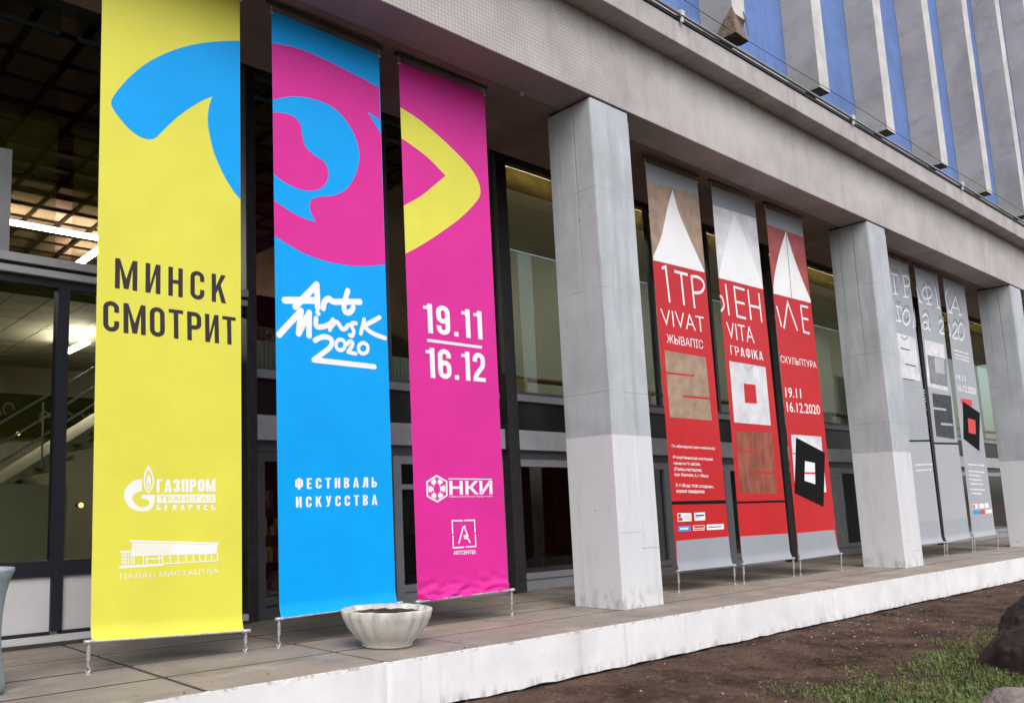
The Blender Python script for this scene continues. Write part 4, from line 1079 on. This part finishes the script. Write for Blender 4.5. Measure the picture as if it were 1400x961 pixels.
# ---------------------------------------------------------------- things on the terrace
bx, by = 5.215, 6.335
pot = empty('planter_bowl', (bx, by, 0), 'scalloped pale concrete planter bowl of bare soil by the terrace edge', 'planter')
prof = [(.0, .006), (.235, .006), (.245, .02), (.235, .035), (.30, .09), (.365, .18), (.41, .27), (.425, .335), (.415, .347), (.385, .345), (.37, .30), (.30, .285)]
N = 96; b = MB(); V = []
for r, z in prof:
    for k in range(N):
        t = 2 * math.pi * k / N
        amp = .030 * min(1, max(0, (z - .03) / .12)) if r > .31 or z < .3 else 0
        s = 1 + amp / max(r, .1) * (abs(math.cos(t * 9)) - .6) * (1 if z > .036 else 0)
        rr_ = r * s; V.append((bx + rr_ * math.cos(t), by + rr_ * math.sin(t), z + (.006 * noise.noise(Vector((math.cos(t) * 3, math.sin(t) * 3, 2))) if z > .3 else 0)))
b.mesh(V, [(i * N + k, i * N + (k + 1) % N, (i + 1) * N + (k + 1) % N, (i + 1) * N + k) for i in range(len(prof) - 1) for k in range(N)], 0, True)
b.build('bowl', M['bowl'], pot)
b = MB(); V = [(bx, by, .32)]; F = []
for i in range(1, 13):
    for k in range(48):
        t = 2 * math.pi * k / 48; r = .366 * i / 12; x, y = bx + r * math.cos(t), by + r * math.sin(t)
        V.append((x, y, .300 + .016 * noise.noise(Vector((x * 14, y * 14, 0))) + .02 * (1 - (i / 12) ** 2)))
F = [(0, 1 + k, 1 + (k + 1) % 48) for k in range(48)] + [(1 + i * 48 + k, 1 + (i + 1) * 48 + k, 1 + (i + 1) * 48 + (k + 1) % 48, 1 + i * 48 + (k + 1) % 48) for i in range(11) for k in range(48)]
b.mesh(V, F, 0, True); b.build('soil_fill', M['soil'], pot)

ux, uy = 1.655, 6.77
urn = empty('street_urn', (ux, uy, 0), 'tall waisted grey blue concrete urn at the left edge of the terrace', 'urn')
prof = [(.0, .004), (.20, .004), (.215, .03), (.218, .08), (.205, .16), (.185, .28), (.178, .42), (.185, .58), (.205, .72), (.235, .83), (.262, .885), (.258, .905), (.225, .90), (.205, .86), (.18, .6)]
N = 64; b = MB(); V = [(ux + r * math.cos(2 * math.pi * k / N), uy + r * math.sin(2 * math.pi * k / N), z) for r, z in prof for k in range(N)]
b.mesh(V, [(i * N + k, i * N + (k + 1) % N, (i + 1) * N + (k + 1) % N, (i + 1) * N + k) for i in range(len(prof) - 1) for k in range(N)], 0, True)
b.build('body', M['urn'], urn)
b = MB(); b.mesh([(ux + .18 * math.cos(2 * math.pi * k / N), uy + .18 * math.sin(2 * math.pi * k / N), .62) for k in range(N)], [tuple(range(N))], 0); b.build('soil_fill', M['soil'], urn)

def rock(name, label, cat, c, rad, sq, m, seed, loc):
    bm = bmesh.new(); bmesh.ops.create_icosphere(bm, subdivisions=6, radius=1)
    V = []
    for v in bm.verts:
        p = v.co; d = 1 + .16 * noise.noise(p * 1.3 + Vector((seed, 0, 0))) + .07 * noise.noise(p * 3.4 + Vector((0, seed, 0))) + .045 * abs(noise.noise(p * 7)) + .022 * noise.noise(p * 18) + .010 * noise.noise(p * 45)
        V.append((c[0] + p.x * rad * d * sq[0], c[1] + p.y * rad * d * sq[1], c[2] + p.z * rad * d * sq[2]))
    b = MB(); b.mesh(V, [[v.index for v in f_.verts] for f_ in bm.faces], 0, True); bm.free()
    return tag(b.build(name, m, loc=loc), label, cat)
rock('boulder', 'large dark brown boulder on the grass at the lower right edge', 'boulder', (11.22, 2.45, -.76), 1.0, (1.0, .95, 1.06), M['boulder'], 3.1, (10.95, 2.5, TT))
rock('field_stone', 'small rounded grey stone in front of the dark boulder', 'stone', (8.40, 2.33, -.47), .27, (1.25, 1, .75), M['stone'], 8.4, (8.4, 2.3, TT))

# ---------------------------------------------------------------- conductor rod, wire, hook
rod = empty('conductor_rod', (18, 5.975, 8.2), 'thin grey conductor rod clipped along the top of the cornice', 'rod')
b = MB(); b.tube([(X0, 5.965, 8.235)] + [(x, 5.965, 8.235 + .006 * math.sin(x)) for x in range(-5, 44, 2)], .022, 8); b.build('rod', M['alu'], rod)
for x in (5.05, 10.73, 16.41, 22.08, 27.8):
    b = MB(); b.box(x - .045, x + .045, 5.93, 6.02, 8.201, 8.29); b.box(x - .022, x + .022, 5.945, 5.984, 8.11, 8.20); b.build('clip', M['panel'], rod, bevel=.008)
wire = empty('overhead_wire', (18, 6.2, 8.5), 'thin dark wire strung in front of the concrete fins', 'wire')
b = MB(); pts = [(6 + 2.0 * i, 6.2, 8.80 + .03 * math.sin(i * 1.4)) for i in range(14)]; b.tube(pts, .005, 6); b.build('cable', M['dark_steel'], wire)
b = MB()
for p in (pts[0], pts[-1]): b.tube([(p[0], 6.2, 8.2), (p[0], 6.2, p[2] + .05)], .02, 8)
b.build('support', M['dark_steel'], wire)
hx, hz = 7.86, 6.61
hook = empty('ceiling_hook', (8.02, 6.70, 6.612), 'small steel eye hook under the fascia beam right of the magenta banner', 'hook')
b = MB(); b.tube([(8.02, 6.70, 6.612), (8.02, 6.70, 6.56)], .012, 6); b.build('shank', M['steel'], hook)
b = MB(); b.tube([(8.02 + .03 * math.sin(R(t)), 6.70, 6.53 + .03 * math.cos(R(t))) for t in range(0, 361, 30)], .008, 6); b.build('eye', M['steel'], hook)

# ---------------------------------------------------------------- ground cover
rr = random.Random(12)
b = MB()
def grass_density(x, y):
    e = 4.1 + .35 * noise.noise(Vector((x * .7, 0, 2))) + .12 * (x - 8) * (1 if x < 11 else 0) * .3
    d = (e - y) / .9
    if x < 8.0: d -= (8.0 - x) * .7
    d += .9 * noise.noise(Vector((x * 1.6, y * 1.6, 4)))
    return d
cnt = 0
while cnt < 52000:
    x = rr.uniform(6.6, 16.5); y = rr.uniform(1.2, 4.9)
    if rr.random() > grass_density(x, y) * .62: continue
    z = soil_h(x, y) - .004; hgt = rr.uniform(.02, .07) * (1.0 if grass_density(x, y) > .6 else .7); ang = rr.uniform(0, 6.28); wd = rr.uniform(.003, .0065)
    dx, dy_ = math.cos(ang), math.sin(ang); ln = rr.uniform(.2, 1.1) * hgt; px_, py_ = -dy_ * wd, dx * wd
    m = 1 if rr.random() < .12 else 0
    b.mesh([(x - px_, y - py_, z), (x + px_, y + py_, z), (x + dx * ln * .4 + px_ * .7, y + dy_ * ln * .4 + py_ * .7, z + hgt * .65), (x + dx * ln * .4 - px_ * .7, y + dy_ * ln * .4 - py_ * .7, z + hgt * .65), (x + dx * ln, y + dy_ * ln, z + hgt)], [(0, 1, 2, 3), (3, 2, 4)], m)
    cnt += 1
for i in range(15000):                                  # small broad leaves among the blades
    x = rr.uniform(7.2, 15); y = rr.uniform(1.6, 4.4)
    if rr.random() > grass_density(x, y): continue
    z = soil_h(x, y) + rr.uniform(.01, .04); a_ = rr.uniform(0, 6.28); s_ = rr.uniform(.01, .024); t_ = rr.uniform(-.6, .6)
    d = Vector((math.cos(a_), math.sin(a_), t_)) * s_; e = Vector((-math.sin(a_), math.cos(a_), rr.uniform(-.3, .3))) * s_ * .6; c = Vector((x, y, z))
    b.face([c, c + d * .5 + e, c + d * 1.2, c + d * .5 - e], 1 if rr.random() < .2 else 0)
tag(b.build('grass', [M['blade'], M['blade2']]), kind='stuff')
b = MB()
for i in range(5200):
    x = rr.uniform(4.6, 24); y = rr.uniform(1.5, 5.6)
    z = soil_h(x, y) + .003; s_ = rr.uniform(.006, .022); a_ = rr.uniform(0, 6.28)
    pale = rr.random() < (.30 if (9.5 < x < 15 and 4.3 < y < 5.5) else .015)
    if pale: s_ *= .7
    d = Vector((math.cos(a_), math.sin(a_), rr.uniform(-.3, .3))) * s_; e = Vector((-math.sin(a_), math.cos(a_), rr.uniform(-.2, .5))) * s_ * rr.uniform(.2, .8); c = Vector((x, y, z))
    b.mesh([c - d, c + e, c + d, c - e, c + Vector((0, 0, s_ * .5))], [(0, 3, 4), (3, 2, 4), (2, 1, 4), (1, 0, 4)], 0 if pale else 1)
for i in range(9500):                                  # little clods of earth
    x = rr.uniform(4.4, 20); y = rr.uniform(1.5, 5.62); s_ = rr.uniform(.006, .022) * (2.2 if rr.random() < .06 else 1); c = Vector((x, y, soil_h(x, y)))
    P = [c + Vector((math.cos(k * 1.257 + i) * s_ * rr.uniform(.7, 1.3), math.sin(k * 1.257 + i) * s_ * rr.uniform(.7, 1.3), -.004)) for k in range(5)] + [c + Vector((rr.uniform(-.3, .3) * s_, rr.uniform(-.3, .3) * s_, s_ * .8))]
    b.mesh(P, [(k, (k + 1) % 5, 5) for k in range(5)], 2)
for i in range(420):                                   # grit and bits of leaf on the paving
    x = rr.uniform(1.8, 22); y = YE + .03 + (rr.random() ** 2) * 3.0 if rr.random() < .5 else 8.75 - rr.random() ** 2 * 1.2; s_ = rr.uniform(.004, .013); a_ = rr.uniform(0, 6.28); c = Vector((x, y, .008))
    d = Vector((math.cos(a_), math.sin(a_), rr.uniform(-.2, .2))) * s_; e = Vector((-math.sin(a_), math.cos(a_), .3)) * s_ * rr.uniform(.3, .8)
    b.mesh([c - d, c + e, c + d, c - e, c + Vector((0, 0, s_ * .5))], [(0, 3, 4), (3, 2, 4), (2, 1, 4), (1, 0, 4)], 1)
tag(b.build('leaf_litter', [M['litter'], M['twig'], M['soil']]), kind='stuff')

# ---------------------------------------------------------------- park trees across the lawn, seen mirrored in the glass
def tree_mesh():
    b = MB(); r2 = random.Random(21)
    b.tube([(0, 0, 0), (.1, 0, 2.5), (.05, .1, 6), (.2, 0, 10), (.2, 0, 13)], [.32, .26, .2, .12, .04], 8)
    tips = []
    for k in range(16):
        z = 2.4 + k * .62; a_ = k * 2.4; ln = 3.6 * (1 - k / 24)
        p = [(.1, 0, z), (.1 + math.cos(a_) * ln * .5, math.sin(a_) * ln * .5, z + .9), (.1 + math.cos(a_) * ln, math.sin(a_) * ln, z + 1.5)]; b.tube(p, [.09, .06, .02], 5); tips += [Vector(p[1]), Vector(p[2])]
    tr = b
    b2 = MB()
    for i in range(9000):
        c = r2.choice(tips) + Vector((r2.gauss(0, .8), r2.gauss(0, .8), r2.gauss(0, .65))); a_ = r2.uniform(0, 6.28); s_ = r2.uniform(.10, .22)
        d = Vector((math.cos(a_), math.sin(a_), r2.uniform(-.8, .4))) * s_; e = d.cross(Vector((r2.uniform(-1, 1), r2.uniform(-1, 1), 1))).normalized() * s_ * .5
        b2.face([c, c + d * .5 + e, c + d, c + d * .5 - e])
    return tr, b2
tr, fo_ = tree_mesh()
t0 = None
for i in range(6):
    x = -12 + i * 5.4 + rr.uniform(-1.2, 1.2); y = -16 - (i % 3) * 4
    if t0 is None:
        t0 = empty('park_tree', (0, 0, 0)); tr.build('trunk', M['bark'], t0); fo_.build('crown', M['leafdark'], t0); t = t0
    else: t = copy_tree(t0)
    t.location = (x, y, TT - .05); t.rotation_euler.z = rr.uniform(0, 6.28); s_ = rr.uniform(.85, 1.2); t.scale = (s_, s_, s_)
    tag(t, 'leafy park tree across the lawn mirrored in the gallery windows', 'tree', 'park trees facing the hall')
